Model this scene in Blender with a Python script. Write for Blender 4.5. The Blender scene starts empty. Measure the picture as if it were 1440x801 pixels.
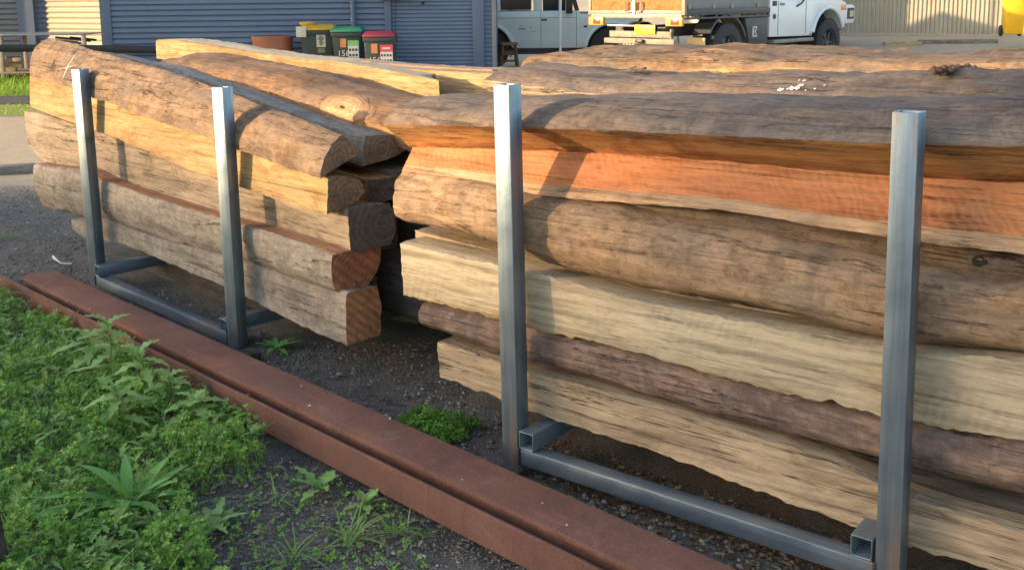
import bpy, bmesh, math, random
import numpy as np
from mathutils import Vector, Matrix, noise
from mathutils.bvhtree import BVHTree
random.seed(7); rng = np.random.default_rng(7)
S = bpy.context.scene
C = S.collection
R = math.radians
# ------------------------------------------------------------------ camera, sky, sun, exposure
F, PX, PY, H = 1450.0, 720.0, 228.0, 1.40
PITCH, ROLL = R(9.13), R(-0.6)
cam = bpy.data.objects.new('camera', bpy.data.cameras.new('camera')); C.objects.link(cam)
cam.data.sensor_width = 36; cam.data.lens = 36 * F / 1440
cam.data.shift_y = -(400.5 - PY) / 1440
cam.data.clip_start = .05; cam.data.clip_end = 2000
CM = (Matrix.Rotation(R(90) - PITCH, 3, 'X') @ Matrix.Rotation(ROLL, 3, "Z"))
cam.matrix_world = Matrix.Translation((0, 0, H)) @ CM.to_4x4()
S.camera = cam
SUN_EL, SUN_AZ = R(12.5), R(-104)          # azimuth measured from +Y towards +X: light comes from -X
w = bpy.data.worlds.new('World'); S.world = w; w.use_nodes = True
nt = w.node_tree; bg = nt.nodes['Background']
sky = nt.nodes.new('ShaderNodeTexSky'); sky.sky_type = 'NISHITA'; sky.sun_disc = False
sky.sun_elevation = SUN_EL; sky.sun_rotation = SUN_AZ
sky.air_density = 1.0; sky.dust_density = 1.6; sky.ozone_density = .8
nt.links.new(sky.outputs[0], bg.inputs[0]); bg.inputs[1].default_value = 0.15
sd = bpy.data.lights.new('sun', 'SUN'); sd.energy = 3.1; sd.angle = R(0.6); sd.color = (1, .73, .44)
so = bpy.data.objects.new('sun', sd); C.objects.link(so)
to_sun = Vector((math.sin(SUN_AZ) * math.cos(SUN_EL), math.cos(SUN_AZ) * math.cos(SUN_EL), math.sin(SUN_EL)))
so.rotation_euler = to_sun.to_track_quat('Z', 'Y').to_euler(); so.location = (-20, 0, 12)
S.view_settings.view_transform = 'Standard'; S.view_settings.look = 'None'
S.view_settings.exposure = 1.68; S.view_settings.gamma = 1
S.cycles.max_bounces = 6

# ------------------------------------------------------------------ pixel -> world helpers
def ray(px, py):
    return (CM @ Vector(((px - PX) / F, -(py - PY) / F, -1.0)))
def ground_at(px, py, z=0.0):
    d = ray(px, py); t = (z - H) / d.z
    return Vector((d.x * t, d.y * t, z))
def depth_at(px, py, Y):
    d = ray(px, py); t = Y / d.y
    return Vector((d.x * t, Y, H + d.z * t))
class Frame:
    def __init__(s, a, b):                      # a, b: two ground points of the rack front
        s.o = Vector((a.x, a.y, 0)); u = (b - a); u.z = 0; s.len = u.length; s.u = u.normalized()
        s.v = Vector((-s.u.y, s.u.x, 0))
    def hit(s, px, py, v):                      # pixel ray meets the vertical plane at depth v
        d = ray(px, py); c = Vector((0, 0, H))
        t = (v - (c - s.o).dot(s.v)) / d.dot(s.v); p = c + d * t
        return (p - s.o).dot(s.u), p.z
    def w(s, u, v, z): return s.o + s.u * u + s.v * v + Vector((0, 0, z))
    def mat(s, u=0, v=0, z=0):
        m = Matrix((s.u, s.v, Vector((0, 0, 1)))).transposed().to_4x4(); m.translation = s.w(u, v, z); return m

# ------------------------------------------------------------------ object helpers
def tag(o, label=None, cat=None, group=None, kind=None):
    if label: o['label'] = label
    if cat: o['category'] = cat
    if group: o['group'] = group
    if kind: o['kind'] = kind
    return o
def empty(name, loc=(0, 0, 0), rz=0.0, mat=None):
    o = bpy.data.objects.new(name, None); C.objects.link(o); o.empty_display_size = .1
    if mat is not None: o.matrix_world = mat
    else: o.location = loc; o.rotation_euler.z = rz
    return o
class MB:
    def __init__(s): s.v = []; s.f = []; s.m = []
    def add(s, vs, fs, m=0):
        n = len(s.v); s.v += [tuple(v) for v in vs]; s.f += [tuple(i + n for i in f) for f in fs]; s.m += [m] * len(fs); return s
    def box(s, c, d, m=0, rot=None):
        x, y, z = d[0] / 2, d[1] / 2, d[2] / 2
        vs = [Vector(p) for p in ((-x,-y,-z),(x,-y,-z),(x,y,-z),(-x,y,-z),(-x,-y,z),(x,-y,z),(x,y,z),(-x,y,z))]
        if rot is not None: vs = [rot @ p for p in vs]
        return s.add([p + Vector(c) for p in vs], [(3,2,1,0),(4,5,6,7),(0,1,5,4),(1,2,6,5),(2,3,7,6),(3,0,4,7)], m)
    def b2(s, a, b, m=0): return s.box([(a[i] + b[i]) / 2 for i in range(3)], [abs(b[i] - a[i]) for i in range(3)], m)
    def prism(s, poly, axis, a, b, m=0):        # poly of 2D points extruded along axis 0/1/2
        def mk(p, t): q = list(p); q.insert(axis, t); return q
        n = len(poly); vs = [mk(p, a) for p in poly] + [mk(p, b) for p in poly]
        fs = [(i, (i + 1) % n, n + (i + 1) % n, n + i) for i in range(n)] + [tuple(range(n))[::-1], tuple(range(n, 2 * n))]
        return s.add(vs, fs, m)
    def tube(s, pts, r, n=10, m=0, cap=True):
        pts = [Vector(p) for p in pts]; rs = r if isinstance(r, (list, tuple)) else [r] * len(pts)
        vs = []; fs = []
        for i, p in enumerate(pts):
            t = (pts[min(i + 1, len(pts) - 1)] - pts[max(i - 1, 0)]).normalized()
            a = t.orthogonal().normalized() if i == 0 else (a - t * a.dot(t)).normalized()
            b = t.cross(a)
            vs += [p + (a * math.cos(2 * math.pi * k / n) + b * math.sin(2 * math.pi * k / n)) * rs[i] for k in range(n)]
        for i in range(len(pts) - 1):
            fs += [(i*n + k, i*n + (k+1) % n, (i+1)*n + (k+1) % n, (i+1)*n + k) for k in range(n)]
        if cap: fs += [tuple(range(n))[::-1], tuple(range((len(pts)-1)*n, len(pts)*n))]
        return s.add(vs, fs, m)
    def lathe(s, prof, c=(0,0,0), n=24, axis='Z', m=0):
        vs = []; fs = []
        for r_, h in prof:
            for k in range(n):
                a = 2 * math.pi * k / n; p = (r_*math.cos(a), r_*math.sin(a), h)
                if axis == 'Y': p = (p[0], p[2], p[1])
                if axis == 'X': p = (p[2], p[0], p[1])
                vs.append((p[0]+c[0], p[1]+c[1], p[2]+c[2]))
        for i in range(len(prof)-1):
            fs += [(i*n+k, i*n+(k+1) % n, (i+1)*n+(k+1) % n, (i+1)*n+k) for k in range(n)]
        return s.add(vs, fs, m)
    def build(s, name, mats, parent=None, bevel=0, smooth=False, loc=None, rz=0, matrix=None, angle=35):
        me = bpy.data.meshes.new(name); me.from_pydata(s.v, [], s.f)
        mats = mats if isinstance(mats, (list, tuple)) else [mats]
        for m_ in mats: me.materials.append(m_)
        me.polygons.foreach_set('material_index', s.m)
        bm = bmesh.new(); bm.from_mesh(me); bmesh.ops.recalc_face_normals(bm, faces=bm.faces)
        if bevel:
            ed = [e for e in bm.edges if len(e.link_faces) == 2 and e.calc_face_angle(0) > R(30)]
            bmesh.ops.bevel(bm, geom=ed, offset=bevel, segments=2, affect='EDGES', profile=.5, clamp_overlap=True)
        bm.to_mesh(me); bm.free()
        if smooth or bevel:
            me.polygons.foreach_set('use_smooth', [True] * len(me.polygons)); me.set_sharp_from_angle(angle=R(angle))
        o = bpy.data.objects.new(name, me); C.objects.link(o)
        if parent: o.parent = parent
        if matrix is not None: o.matrix_world = matrix
        elif loc is not None: o.location = loc; o.rotation_euler.z = rz
        return o

# ------------------------------------------------------------------ materials
class NT:
    def __init__(s, name):
        s.m = bpy.data.materials.new(name); s.m.use_nodes = True; s.t = s.m.node_tree
        s.b = s.t.nodes['Principled BSDF']; s.co = s.n('ShaderNodeTexCoord')
    def n(s, typ, **kw):
        n = s.t.nodes.new(typ)
        for k, v in kw.items():
            if hasattr(n, k) and not k.startswith('i_'): setattr(n, k, v)
        return n
    def l(s, a, b): s.t.links.new(a, b)
    def mapping(s, scale=(1,1,1), rot=(0,0,0), loc=(0,0,0), src='Object'):
        m = s.n('ShaderNodeMapping'); m.inputs['Scale'].default_value = scale; m.inputs['Rotation'].default_value = rot
        m.inputs['Location'].default_value = loc; s.l(s.co.outputs[src], m.inputs[0]); return m.outputs[0]
    def noise(s, vec, scale=1, detail=4, rough=.55, dist=0):
        n = s.n('ShaderNodeTexNoise'); n.inputs['Scale'].default_value = scale; n.inputs['Detail'].default_value = detail
        n.inputs['Roughness'].default_value = rough; n.inputs['Distortion'].default_value = dist; s.l(vec, n.inputs['Vector']); return n.outputs[0]
    def vor(s, vec, scale=1, feat='F1', out=0):
        n = s.n('ShaderNodeTexVoronoi'); n.feature = feat; n.inputs['Scale'].default_value = scale; s.l(vec, n.inputs['Vector']); return n.outputs[out]
    def wave(s, vec, scale, dist=2, det=2, dscale=1, typ='BANDS', dirn='X'):
        n = s.n('ShaderNodeTexWave'); n.wave_type = typ
        if typ == 'BANDS': n.bands_direction = dirn
        else: n.rings_direction = dirn
        n.inputs['Scale'].default_value = scale; n.inputs['Distortion'].default_value = dist
        n.inputs['Detail'].default_value = det; n.inputs['Detail Scale'].default_value = dscale; s.l(vec, n.inputs['Vector']); return n.outputs[1]
    def ramp(s, fac, stops):
        n = s.n('ShaderNodeValToRGB'); e = n.color_ramp.elements
        while len(e) < len(stops): e.new(.5)
        for k, (p, c) in enumerate(stops):
            e[k].position = p; e[k].color = (*c, 1) if hasattr(c, '__len__') else (c, c, c, 1)
        s.l(fac, n.inputs[0]); return n.outputs[0]
    def mix(s, fac, a, b, mode='MIX'):
        n = s.n('ShaderNodeMix'); n.data_type = 'RGBA'; n.blend_type = mode
        for v, i in ((fac, 0), (a, 6), (b, 7)):
            if hasattr(v, 'links') or isinstance(v, bpy.types.NodeSocket): s.l(v, n.inputs[i])
            else: n.inputs[i].default_value = v if i == 0 else (*v, 1)
        return n.outputs[2]
    def math(s, op, a, b=None, c=None):
        n = s.n('ShaderNodeMath'); n.operation = op
        for i, v in enumerate((a, b, c)):
            if v is None: continue
            if isinstance(v, bpy.types.NodeSocket): s.l(v, n.inputs[i])
            else: n.inputs[i].default_value = v
        return n.outputs[0]
    def bump(s, h, strength=.5, dist=.01, prev=None):
        n = s.n('ShaderNodeBump'); n.inputs['Strength'].default_value = strength; n.inputs['Distance'].default_value = dist
        s.l(h, n.inputs['Height'])
        if prev is not None: s.l(prev, n.inputs['Normal'])
        return n.outputs[0]
    def done(s, col=None, rough=.8, metal=0, normal=None, spec=None):
        if col is not None:
            if isinstance(col, bpy.types.NodeSocket): s.l(col, s.b.inputs['Base Color'])
            else: s.b.inputs['Base Color'].default_value = (*col, 1)
        if isinstance(rough, bpy.types.NodeSocket): s.l(rough, s.b.inputs['Roughness'])
        else: s.b.inputs['Roughness'].default_value = rough
        s.b.inputs['Metallic'].default_value = metal
        if spec is not None: s.b.inputs['Specular IOR Level'].default_value = spec
        if normal is not None: s.l(normal, s.b.inputs['Normal'])
        return s.m
def plain(name, col, rough=.6, metal=0, var=.18, scale=6, bump=0):
    t = NT(name); v = t.mapping()
    n = t.noise(v, scale, 6, .6)
    c = t.mix(t.ramp(n, [(.3, 0), (.7, 1)]), tuple(x * (1 - var) for x in col), tuple(min(1, x * (1 + var)) for x in col))
    nn = t.bump(t.noise(v, scale * 12, 3), bump, .004) if bump else None
    return t.done(c, rough, metal, nn)
MC = {}
def wood(name, ca, cb, cs, grain=9.0, patch=None, pamt=.5, saw=0, sawdir=(0, 0, .35), sawsc=14, crack=.6, bump=.35, rough=.85, sawc=None, mottle=.6, streak=None):
    """ca/cb light and dark wood, cs streak and crack colour, patch a weathered tone"""
    t = NT(name); off = tuple(random.random()*50 for _ in range(3)); off2 = off[::-1]; off3 = off[1:]+off[:1]
    dk = lambda c, k: tuple(x*k for x in c)
    lt = lambda c, k: tuple(min(1, x*k) for x in c)
    if streak is None: streak = .38 if name.startswith(('weathered', 'debarked', 'warm', 'silver', 'pinkish', 'golden')) else .8
    # fibres at three widths, all running along the log
    n1 = t.noise(t.mapping((1.1 if streak > .5 else 2.2, grain, grain), loc=off), 1.0, 9, .68, .6)
    f1 = t.noise(t.mapping((2.2, 42, 42), loc=off2), 1, 7, .72, .3)
    f2 = t.noise(t.mapping((11, 230, 230), loc=off), 1, 3, .7)
    col = t.ramp(n1, [(.30, cs), (.41, cb), (.55, ca), (.72, lt(ca, 1.2))])
    # blotchy weathering, only a little stretched
    mo = t.noise(t.mapping((3.2, 7, 7), loc=off3), 1, 9, .72, .8)
    mo2 = t.noise(t.mapping((8, 15, 15), loc=off2), 1, 9, .75, .5)
    pt = patch or dk(cb, .8)
    col = t.mix(t.math('MULTIPLY', t.ramp(mo, [(.43, 0), (.60, 1)]), pamt*mottle*1.5 if patch else .35), col, pt)
    col = t.mix(t.math('MULTIPLY', t.ramp(mo2, [(.30, 1), (.50, 0)]), mottle*.9), col, dk(cb, .45))
    st = t.noise(t.mapping((2.4, 3.6, 3.6), loc=off2), 1, 10, .78, 1.2)
    col = t.mix(t.math('MULTIPLY', t.ramp(st, [(.54, 0), (.63, 1)]), min(.85, mottle*1.25)), col, dk(cs, .95))
    col = t.mix(t.math('MULTIPLY', t.ramp(mo2, [(.56, 0), (.74, 1)]), mottle*.8), col, lt(ca, 1.3))
    if streak < .5:
        bd = t.noise(t.mapping((5.5, 1.6, 1.6), loc=off3), 1, 8, .72, .9)
        col = t.mix(t.ramp(bd, [(.52, 0), (.64, .62)]), col, dk(pt, .72))
        col = t.mix(t.ramp(bd, [(.34, .5), (.46, 0)]), col, lt(ca, 1.12))
        io = t.noise(t.mapping((26, 34, 34), loc=off), 1, 8, .78)
        col = t.mix(t.ramp(io, [(.36, .7), (.50, 0)]), col, dk(cb, .5)); col = t.mix(t.ramp(io, [(.54, 0), (.68, .5)]), col, lt(ca, 1.3))
    col = t.mix(t.ramp(f1, [(.34, .95*streak), (.50, 0)]), col, dk(cb, .45))
    col = t.mix(t.ramp(f1, [(.56, 0), (.72, .55*streak)]), col, lt(ca, 1.25))
    col = t.mix(t.ramp(f2, [(.34, .5), (.55, 0)]), col, dk(cb, .5))
    # drying cracks
    nc = t.noise(t.mapping((.42, 15, 15), loc=off3), 1, 5, .6, .7)
    nc2 = t.noise(t.mapping((1.6, 46, 46), loc=off), 1, 3, .5, .8)
    l1 = t.ramp(t.math('ABSOLUTE', t.math('SUBTRACT', nc, .5)), [(.003, 1), (.010, 0)])
    l2 = t.ramp(t.math('ABSOLUTE', t.math('SUBTRACT', nc2, .5)), [(.0, .8), (.010, 0)])
    line = t.math('MULTIPLY', t.math('MULTIPLY', l1, t.ramp(st, [(.40, 0), (.50, 1)])), min(1, crack*1.2))
    line2 = t.math('MULTIPLY', t.math('MULTIPLY', l2, t.ramp(n1, [(.46, 1), (.58, 0)])), crack*.8)
    line = t.math('MAXIMUM', line, line2)
    col = t.mix(line, col, dk(cs, .38))
    hgt = t.math('ADD', t.math('MULTIPLY', f1, 1.1*streak), t.math('MULTIPLY', n1, .8))
    hgt = t.math('ADD', hgt, t.math('ADD', t.math('MULTIPLY', mo2, .9), t.math('MULTIPLY', f2, .3)))
    hgt = t.math('SUBTRACT', hgt, t.math('MULTIPLY', line, 1.5))
    if saw:
        wv = t.wave(t.mapping((1, 1, 1), rot=sawdir), sawsc, 9, 4, 1.2)
        wv2 = t.math('MULTIPLY', wv, t.ramp(t.noise(t.mapping((2.2, 6, 6), loc=off), 1, 7, .75), [(.42, 0), (.62, 1)]))
        col = t.mix(t.math('MULTIPLY', wv2, saw), col, sawc or lt(ca, 1.35))
        hgt = t.math('ADD', hgt, t.math('MULTIPLY', wv2, saw))
    return t.done(col, rough, 0, t.bump(hgt, bump*1.4, .010), spec=.2)
def endgrain(name, ca, cb, centre=(0, 0, 0), scale=14, cs=(.02, .015, .012), saw=0):
    t = NT(name)
    v = t.mapping((1, 1, 1), loc=centre)
    rg = t.wave(v, scale*1.15, 5, 5, 2.0, 'RINGS', 'X'); rg = t.math('ADD', t.math('MULTIPLY', rg, .45), t.math('MULTIPLY', t.noise(t.mapping((20, 20, 20)), 1, 7, .7), .55))
    n = t.noise(t.mapping((7, 7, 7)), 1, 6, .65)
    col = t.mix(rg, cb, ca); col = t.mix(t.ramp(n, [(.35, .7), (.65, 0)]), col, tuple(x * .5 for x in cb))
    cr = t.noise(t.mapping((1, 14, 30), rot=(.6, 0, 0)), 1, 3, .5, .8)
    line = t.ramp(t.math('ABSOLUTE', t.math('SUBTRACT', cr, .5)), [(0, .8), (.012, 0)])
    col = t.mix(line, col, cs)
    h = t.math('ADD', rg, t.math('MULTIPLY', n, 1.5))
    if saw:
        wv = t.wave(t.mapping((1, 1, 1), rot=(.7, 0, 0)), saw, 1.2, 2, 2, 'BANDS', 'Z')
        col = t.mix(t.math('MULTIPLY', wv, .55), col, tuple(x * .45 for x in cb)); h = t.math('ADD', h, wv)
    return t.done(col, .85, 0, t.bump(h, .3, .008), spec=.2)

# ------------------------------------------------------------------ log builder
def prof(segs):
    P = []; M = []
    for sg in segs:
        if sg[0] == 'L':
            _, a, b, m, n = sg
            for k in range(n): t = k / n; P.append((a[0]+(b[0]-a[0])*t, a[1]+(b[1]-a[1])*t)); M.append(m)
        else:
            _, a, c, b, m, n = sg
            for k in range(n):
                t = k / n; P.append(tuple((1-t)**2*a[i] + 2*t*(1-t)*c[i] + t*t*b[i] for i in (0, 1))); M.append(m)
    return P, M
# material slots: 0 cut front face, 1 bark / weathered, 2 other cut faces, 3 end
K = {
 'flat': [('L',(.03,0),(0,1),0,12),('Q',(0,1),(.1,1.03),(.85,.96),2,8),('Q',(.85,.96),(1.1,.5),(.85,.05),1,10),('L',(.85,.05),(.03,0),2,8)],
 'flatback': [('L',(.0,0),(.08,1),0,12),('Q',(.08,1),(1.05,1),(1,.45),1,14),('Q',(1,.45),(.9,.1),(0,0),1,12)],
 'tilt': [('L',(0,0),(.14,1),0,14),('L',(.14,1),(.95,.95),2,8),('L',(.95,.95),(1,.1),1,8),('L',(1,.1),(0,0),2,8)],
 'sap': [('L',(0,0),(.035,.24),1,5),('L',(.035,.24),(.14,1),0,11),('L',(.14,1),(.95,.95),2,8),('L',(.95,.95),(1,.1),2,8),('L',(1,.1),(0,0),2,8)],
 'round': [('Q',(.30,0),(-.04,0),(0,.5),1,9),('Q',(0,.5),(-.02,1.0),(.36,1),1,9),('L',(.36,1),(1,.9),2,7),('L',(1,.9),(.95,.1),2,6),('L',(.95,.1),(.30,0),2,6)],
 'roundflat': [('Q',(.28,0),(-.02,.12),(0,.72),1,12),('Q',(0,.72),(0,.98),(.06,1),1,4),('L',(.06,1),(.95,1),2,8),('Q',(.95,1),(1.05,.5),(.6,.05),1,8),('L',(.6,.05),(.28,0),1,5)],
 'quarter': [('Q',(0,0),(-.02,.75),(.5,1),1,18),('L',(.5,1),(1,.42),2,8),('Q',(1,.42),(.5,.3),(0,0),2,8)],
 'lipdome': [('L',(.26,0),(0,.54),0,8),('Q',(0,.54),(.10,1.0),(.5,1),1,14),('Q',(.5,1),(.9,1),(1,.45),1,10),('L',(1,.45),(.95,0),2,5),('L',(.95,0),(.26,0),2,8)],
 'dome': [('L',(.04,0),(0,.5),0,6),('Q',(0,.5),(.1,1),(.48,1),1,12),('Q',(.48,1),(.95,1),(1,.4),1,12),('L',(1,.4),(.95,0),2,5),('L',(.95,0),(.04,0),2,8)],
 'pillow': [('Q',(.1,0),(-.05,0),(0,.5),1,8),('Q',(0,.5),(0,1),(.4,1),1,9),('Q',(.4,1),(1,1),(1,.5),1,10),('Q',(1,.5),(1,0),(.7,0),1,8),('L',(.7,0),(.1,0),2,8)],
 'square': [('L',(0,.02),(.02,.94),0,9),('L',(.02,.94),(.1,1),0,2),('L',(.1,1),(.93,.98),2,9),('Q',(.93,.98),(1.02,.5),(.95,.04),1,8),('L',(.95,.04),(0,.02),2,8)],
}
def curve(fr, pts, v):
    a = sorted(fr.hit(x, y, v) for x, y in pts); return np.array([p[0] for p in a]), np.array([p[1] for p in a])
def interp(u, xs, ys):
    y = np.interp(u, xs, ys)
    lo = u < xs[0]; hi = u > xs[-1]
    if len(xs) > 1:
        s0 = (ys[1]-ys[0])/(xs[1]-xs[0]); s1 = (ys[-1]-ys[-2])/(xs[-1]-xs[-2])
        y[lo] = ys[0] + np.clip(s0, -.05, .05)*(u[lo]-xs[0]); y[hi] = ys[-1] + np.clip(s1, -.05, .05)*(u[hi]-xs[-1])
    return y
LOGS = {}
def log(key, label, fr, kind, mats, v0, depth, top=None, bot=None, vt=None, vb=None, u0=None, u1=None, zt=None, zb=None,
        amp=.006, skew0=0, skew1=0, skt1=0, group=None, vbend=None, wob=.004, step=.014, rag=0.004, edge_round=.0, name='timber_log'):
    ends = []
    if top is not None:
        tu, tz = curve(fr, top, v0 if vt is None else vt); ends.append((tu[0], tu[-1]))
    else: tu, tz = np.array([0., 1.]), np.array([zt, zt]) if not hasattr(zt, '__len__') else np.array(zt)
    if bot is not None:
        bu, bz = curve(fr, bot, v0 if vb is None else vb); ends.append((bu[0], bu[-1]))
    else: bu, bz = np.array([0., 1.]), np.array([zb, zb]) if not hasattr(zb, '__len__') else np.array(zb)
    if u0 is None: u0 = ends[-1][0]
    if u1 is None: u1 = ends[-1][1]
    n = max(12, int((u1-u0)/step)); us = np.linspace(u0, u1, n)
    zt_ = interp(us, tu, tz); zb_ = interp(us, bu, bz)
    k = 5
    def sm(a): p = np.pad(a, k, mode='edge'); return np.convolve(p, np.ones(2*k+1)/(2*k+1), 'valid')
    def sme(a): s_ = sm(a); wgt = np.minimum(1, np.minimum(np.arange(n), np.arange(n)[::-1])/k); return s_*wgt + a*(1-wgt)
    zt_, zb_ = sme(zt_), sme(zb_)
    zt_ = np.maximum(zt_, zb_ + .03)
    P, M = prof(K[kind]); m = len(P); seed = random.random()*90
    mid = (u0+u1)/2; zmin = float(zb_.min())
    vs = []
    for i, u in enumerate(us):
        e0 = max(0, 1 - (u-u0)/.25); e1 = max(0, 1 - (u1-u)/.25)
        vo = 0 if vbend is None else float(np.interp(u, *vbend))
        for j, (s, t) in enumerate(P):
            q = Vector((u*2.2 + seed, s*depth*9, t*(zt_[i]-zb_[i])*9))
            d = noise.fractal(q, 1.0, 2.0, 4)*amp
            d2 = noise.fractal(q*Vector((2.5, 3, 3)) if False else Vector((q.x*5, q.y*2.5, q.z*2.5)), 1, 2, 3)*amp*.4
            r_ = noise.fractal(Vector((u*15+seed, j*3.1, 0)), .55, 2.4, 6)*rag*.8 if (P[j-1] != P[j] and M[j-1] != M[j]) else 0
            wv = noise.noise(Vector((u*1.6+seed, 3, 0)))*wob*2
            cx, cy = s-.5, t-.5; L = math.hypot(cx, cy)+1e-6
            cf = .45 if M[j] in (0, 2) else 1.0; d *= cf; d2 *= cf
            y = v0 + s*depth + (d+d2)*cx/L + wv + vo
            z = zb_[i] + t*(zt_[i]-zb_[i]) + (d+d2)*cy/L + r_
            x = u - mid + e0*(skew0*(s)*depth) + e1*(skew1*s*depth + skt1*(t-.5)*.2)
            if i in (0, n-1): x += noise.noise(Vector((seed, j*.9, i)))*.006
            vs.append((x, y - v0, z - zmin))
    fs = []; fm = []
    for i in range(n-1):
        for j in range(m):
            a, b = i*m+j, i*m+(j+1) % m; fs.append((a, b, b+m, a+m)); fm.append(M[j])
    for ring, flip in ((0, False), (n-1, True)):
        idx = [ring*m+j for j in range(m)]; c = np.mean([vs[q] for q in idx], axis=0)
        # inner ring keeps the end face from being one flat fan
        inner = []
        for q in idx:
            p = np.array(vs[q]); p2 = c + (p-c)*.55; p2[0] += noise.noise(Vector((seed+9, p2[1]*30, p2[2]*30)))*.004
            vs.append(tuple(p2)); inner.append(len(vs)-1)
        vs.append(tuple(c)); ci = len(vs)-1
        for j in range(m):
            a, b = idx[j], idx[(j+1) % m]; ia, ib = inner[j], inner[(j+1) % m]
            f1, f2 = (a, ia, ib, b), (ia, ci, ib)
            fs += [f1[::-1] if flip else f1, f2[::-1] if flip else f2]; fm += [3, 3]
    me = bpy.data.meshes.new(name); me.from_pydata(vs, [], fs)
    for mm in mats: me.materials.append(mm)
    me.polygons.foreach_set('material_index', fm); me.polygons.foreach_set('use_smooth', [True]*len(fs))
    bm = bmesh.new(); bm.from_mesh(me); bmesh.ops.recalc_face_normals(bm, faces=bm.faces); bm.to_mesh(me); bm.free()
    me.set_sharp_from_angle(angle=R(33))
    o = bpy.data.objects.new(name, me); C.objects.link(o); o.matrix_world = fr.mat(mid, v0, zmin)
    tag(o, label, 'log', group); LOGS[key] = o
    return o
bvh_cache = {}
def on_surface(o, px, py):
    if o.name not in bvh_cache:
        me = o.data; bvh_cache[o.name] = BVHTree.FromPolygons([o.matrix_world @ v.co for v in me.vertices], [p.vertices[:] for p in me.polygons])
    return bvh_cache[o.name].ray_cast(Vector((0, 0, H)), ray(px, py).normalized())[:2]
def ribbon(name, o, pts, wpx, mat, lift=.002, sub=5, jag=.3):
    """a thin mark lying on the surface of log o, following pixel points"""
    mb = MB(); prev = None; pl = []
    for (a, b) in zip(pts[:-1], pts[1:]):
        for k in range(sub): t = k/sub; pl.append((a[0]+(b[0]-a[0])*t, a[1]+(b[1]-a[1])*t))
    pl.append(pts[-1])
    for i, (x, y) in enumerate(pl):
        q = pl[min(i+1, len(pl)-1)]; p = pl[max(i-1, 0)]; dx, dy = q[0]-p[0], q[1]-p[1]; L = math.hypot(dx, dy)+1e-6
        w_ = wpx*(1+jag*(random.random()-.5)*2)*(.35+.65*math.sin(math.pi*(i+.3)/(len(pl)-.4)))/2
        A = on_surface(o, x-dy/L*w_, y+dx/L*w_); B = on_surface(o, x+dy/L*w_, y-dx/L*w_)
        if A[0] is None or B[0] is None:
            if prev: break
            continue
        cur = (A[0]+A[1]*lift, B[0]+B[1]*lift)
        if prev and (cur[0]-prev[0]).length > .12: break
        if prev: mb.add([prev[0], prev[1], cur[1], cur[0]], [(0, 1, 2, 3)])
        prev = cur
    if not mb.v: return None
    inv = o.matrix_world.inverted(); mb.v = [tuple(inv @ Vector(p)) for p in mb.v]
    c = mb.build(name, mat); c.parent = o; return c

# ------------------------------------------------------------------ terrain
FL = Frame(ground_at(140, 405), ground_at(342, 497))
FR = Frame(ground_at(732, 668), ground_at(1258, 848))
def sst(a, b, x): t = max(0, min(1, (x-a)/(b-a))); return t*t*(3-2*t)
def gz(x, y):
    return .50*sst(11, 21, y)*sst(.5, 7, x) - .9*sst(60, 400, math.hypot(x, y))
def soil():
    t = NT('gravel_soil'); v = t.mapping()
    big = t.noise(v, .9, 6, .6); mid = t.noise(v, 7, 8, .7); fine = t.noise(v, 90, 5, .75)
    col = t.ramp(mid, [(.3, (.14, .125, .11)), (.5, (.225, .203, .18)), (.7, (.31, .28, .245))])
    col = t.mix(t.ramp(fine, [(.35, .75), (.6, 0)]), col, (.075, .067, .06))
    d = t.vor(v, 62, 'F1', 0); cidx = t.vor(v, 62, 'F1', 1)
    sel = t.n('ShaderNodeSeparateColor'); t.l(cidx, sel.inputs[0])
    peb = t.math('MULTIPLY', t.ramp(d, [(.25, 1), (.38, 0)]), t.ramp(sel.outputs[0], [(.55, 0), (.62, 1)]))
    pc = t.mix(sel.outputs[1], (.10, .092, .085), (.34, .31, .275))
    col = t.mix(peb, col, pc)
    # sawdust and bark crumbs lying around the stacks
    x = t.n('ShaderNodeVectorMath'); x.operation = 'DISTANCE'; t.l(v, x.inputs[0]); x.inputs[1].default_value = (.95, 3.0, 0)
    near = t.ramp(t.math('DIVIDE', x.outputs['Value'], 2.0), [(.25, 1), (.8, 0)])
    sd_ = t.math('MULTIPLY', near, t.ramp(t.noise(v, 3.0, 7, .7), [(.40, 0), (.62, .8)]))
    col = t.mix(sd_, col, (.17, .10, .05))
    # dry sandy yard further away on the left and at the back
    sep = t.n('ShaderNodeSeparateXYZ'); t.l(v, sep.inputs[0])
    far = t.ramp(t.math('DIVIDE', t.math('ADD', sep.outputs[1], t.math('MULTIPLY', big, 1.6)), 20), [(.40, 0), (.44, 1)])
    sand = t.mix(mid, (.42, .33, .225), (.62, .50, .35)); sand = t.mix(t.ramp(fine, [(.35, .5), (.6, 0)]), sand, (.28, .22, .155))
    col = t.mix(far, col, sand)
    h = t.math('ADD', t.math('MULTIPLY', mid, .6), t.math('ADD', t.math('MULTIPLY', fine, .5), t.math('MULTIPLY', peb, .35)))
    return t.done(col, .95, 0, t.bump(h, .9, .03), spec=.15)
M_soil = soil()
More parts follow.
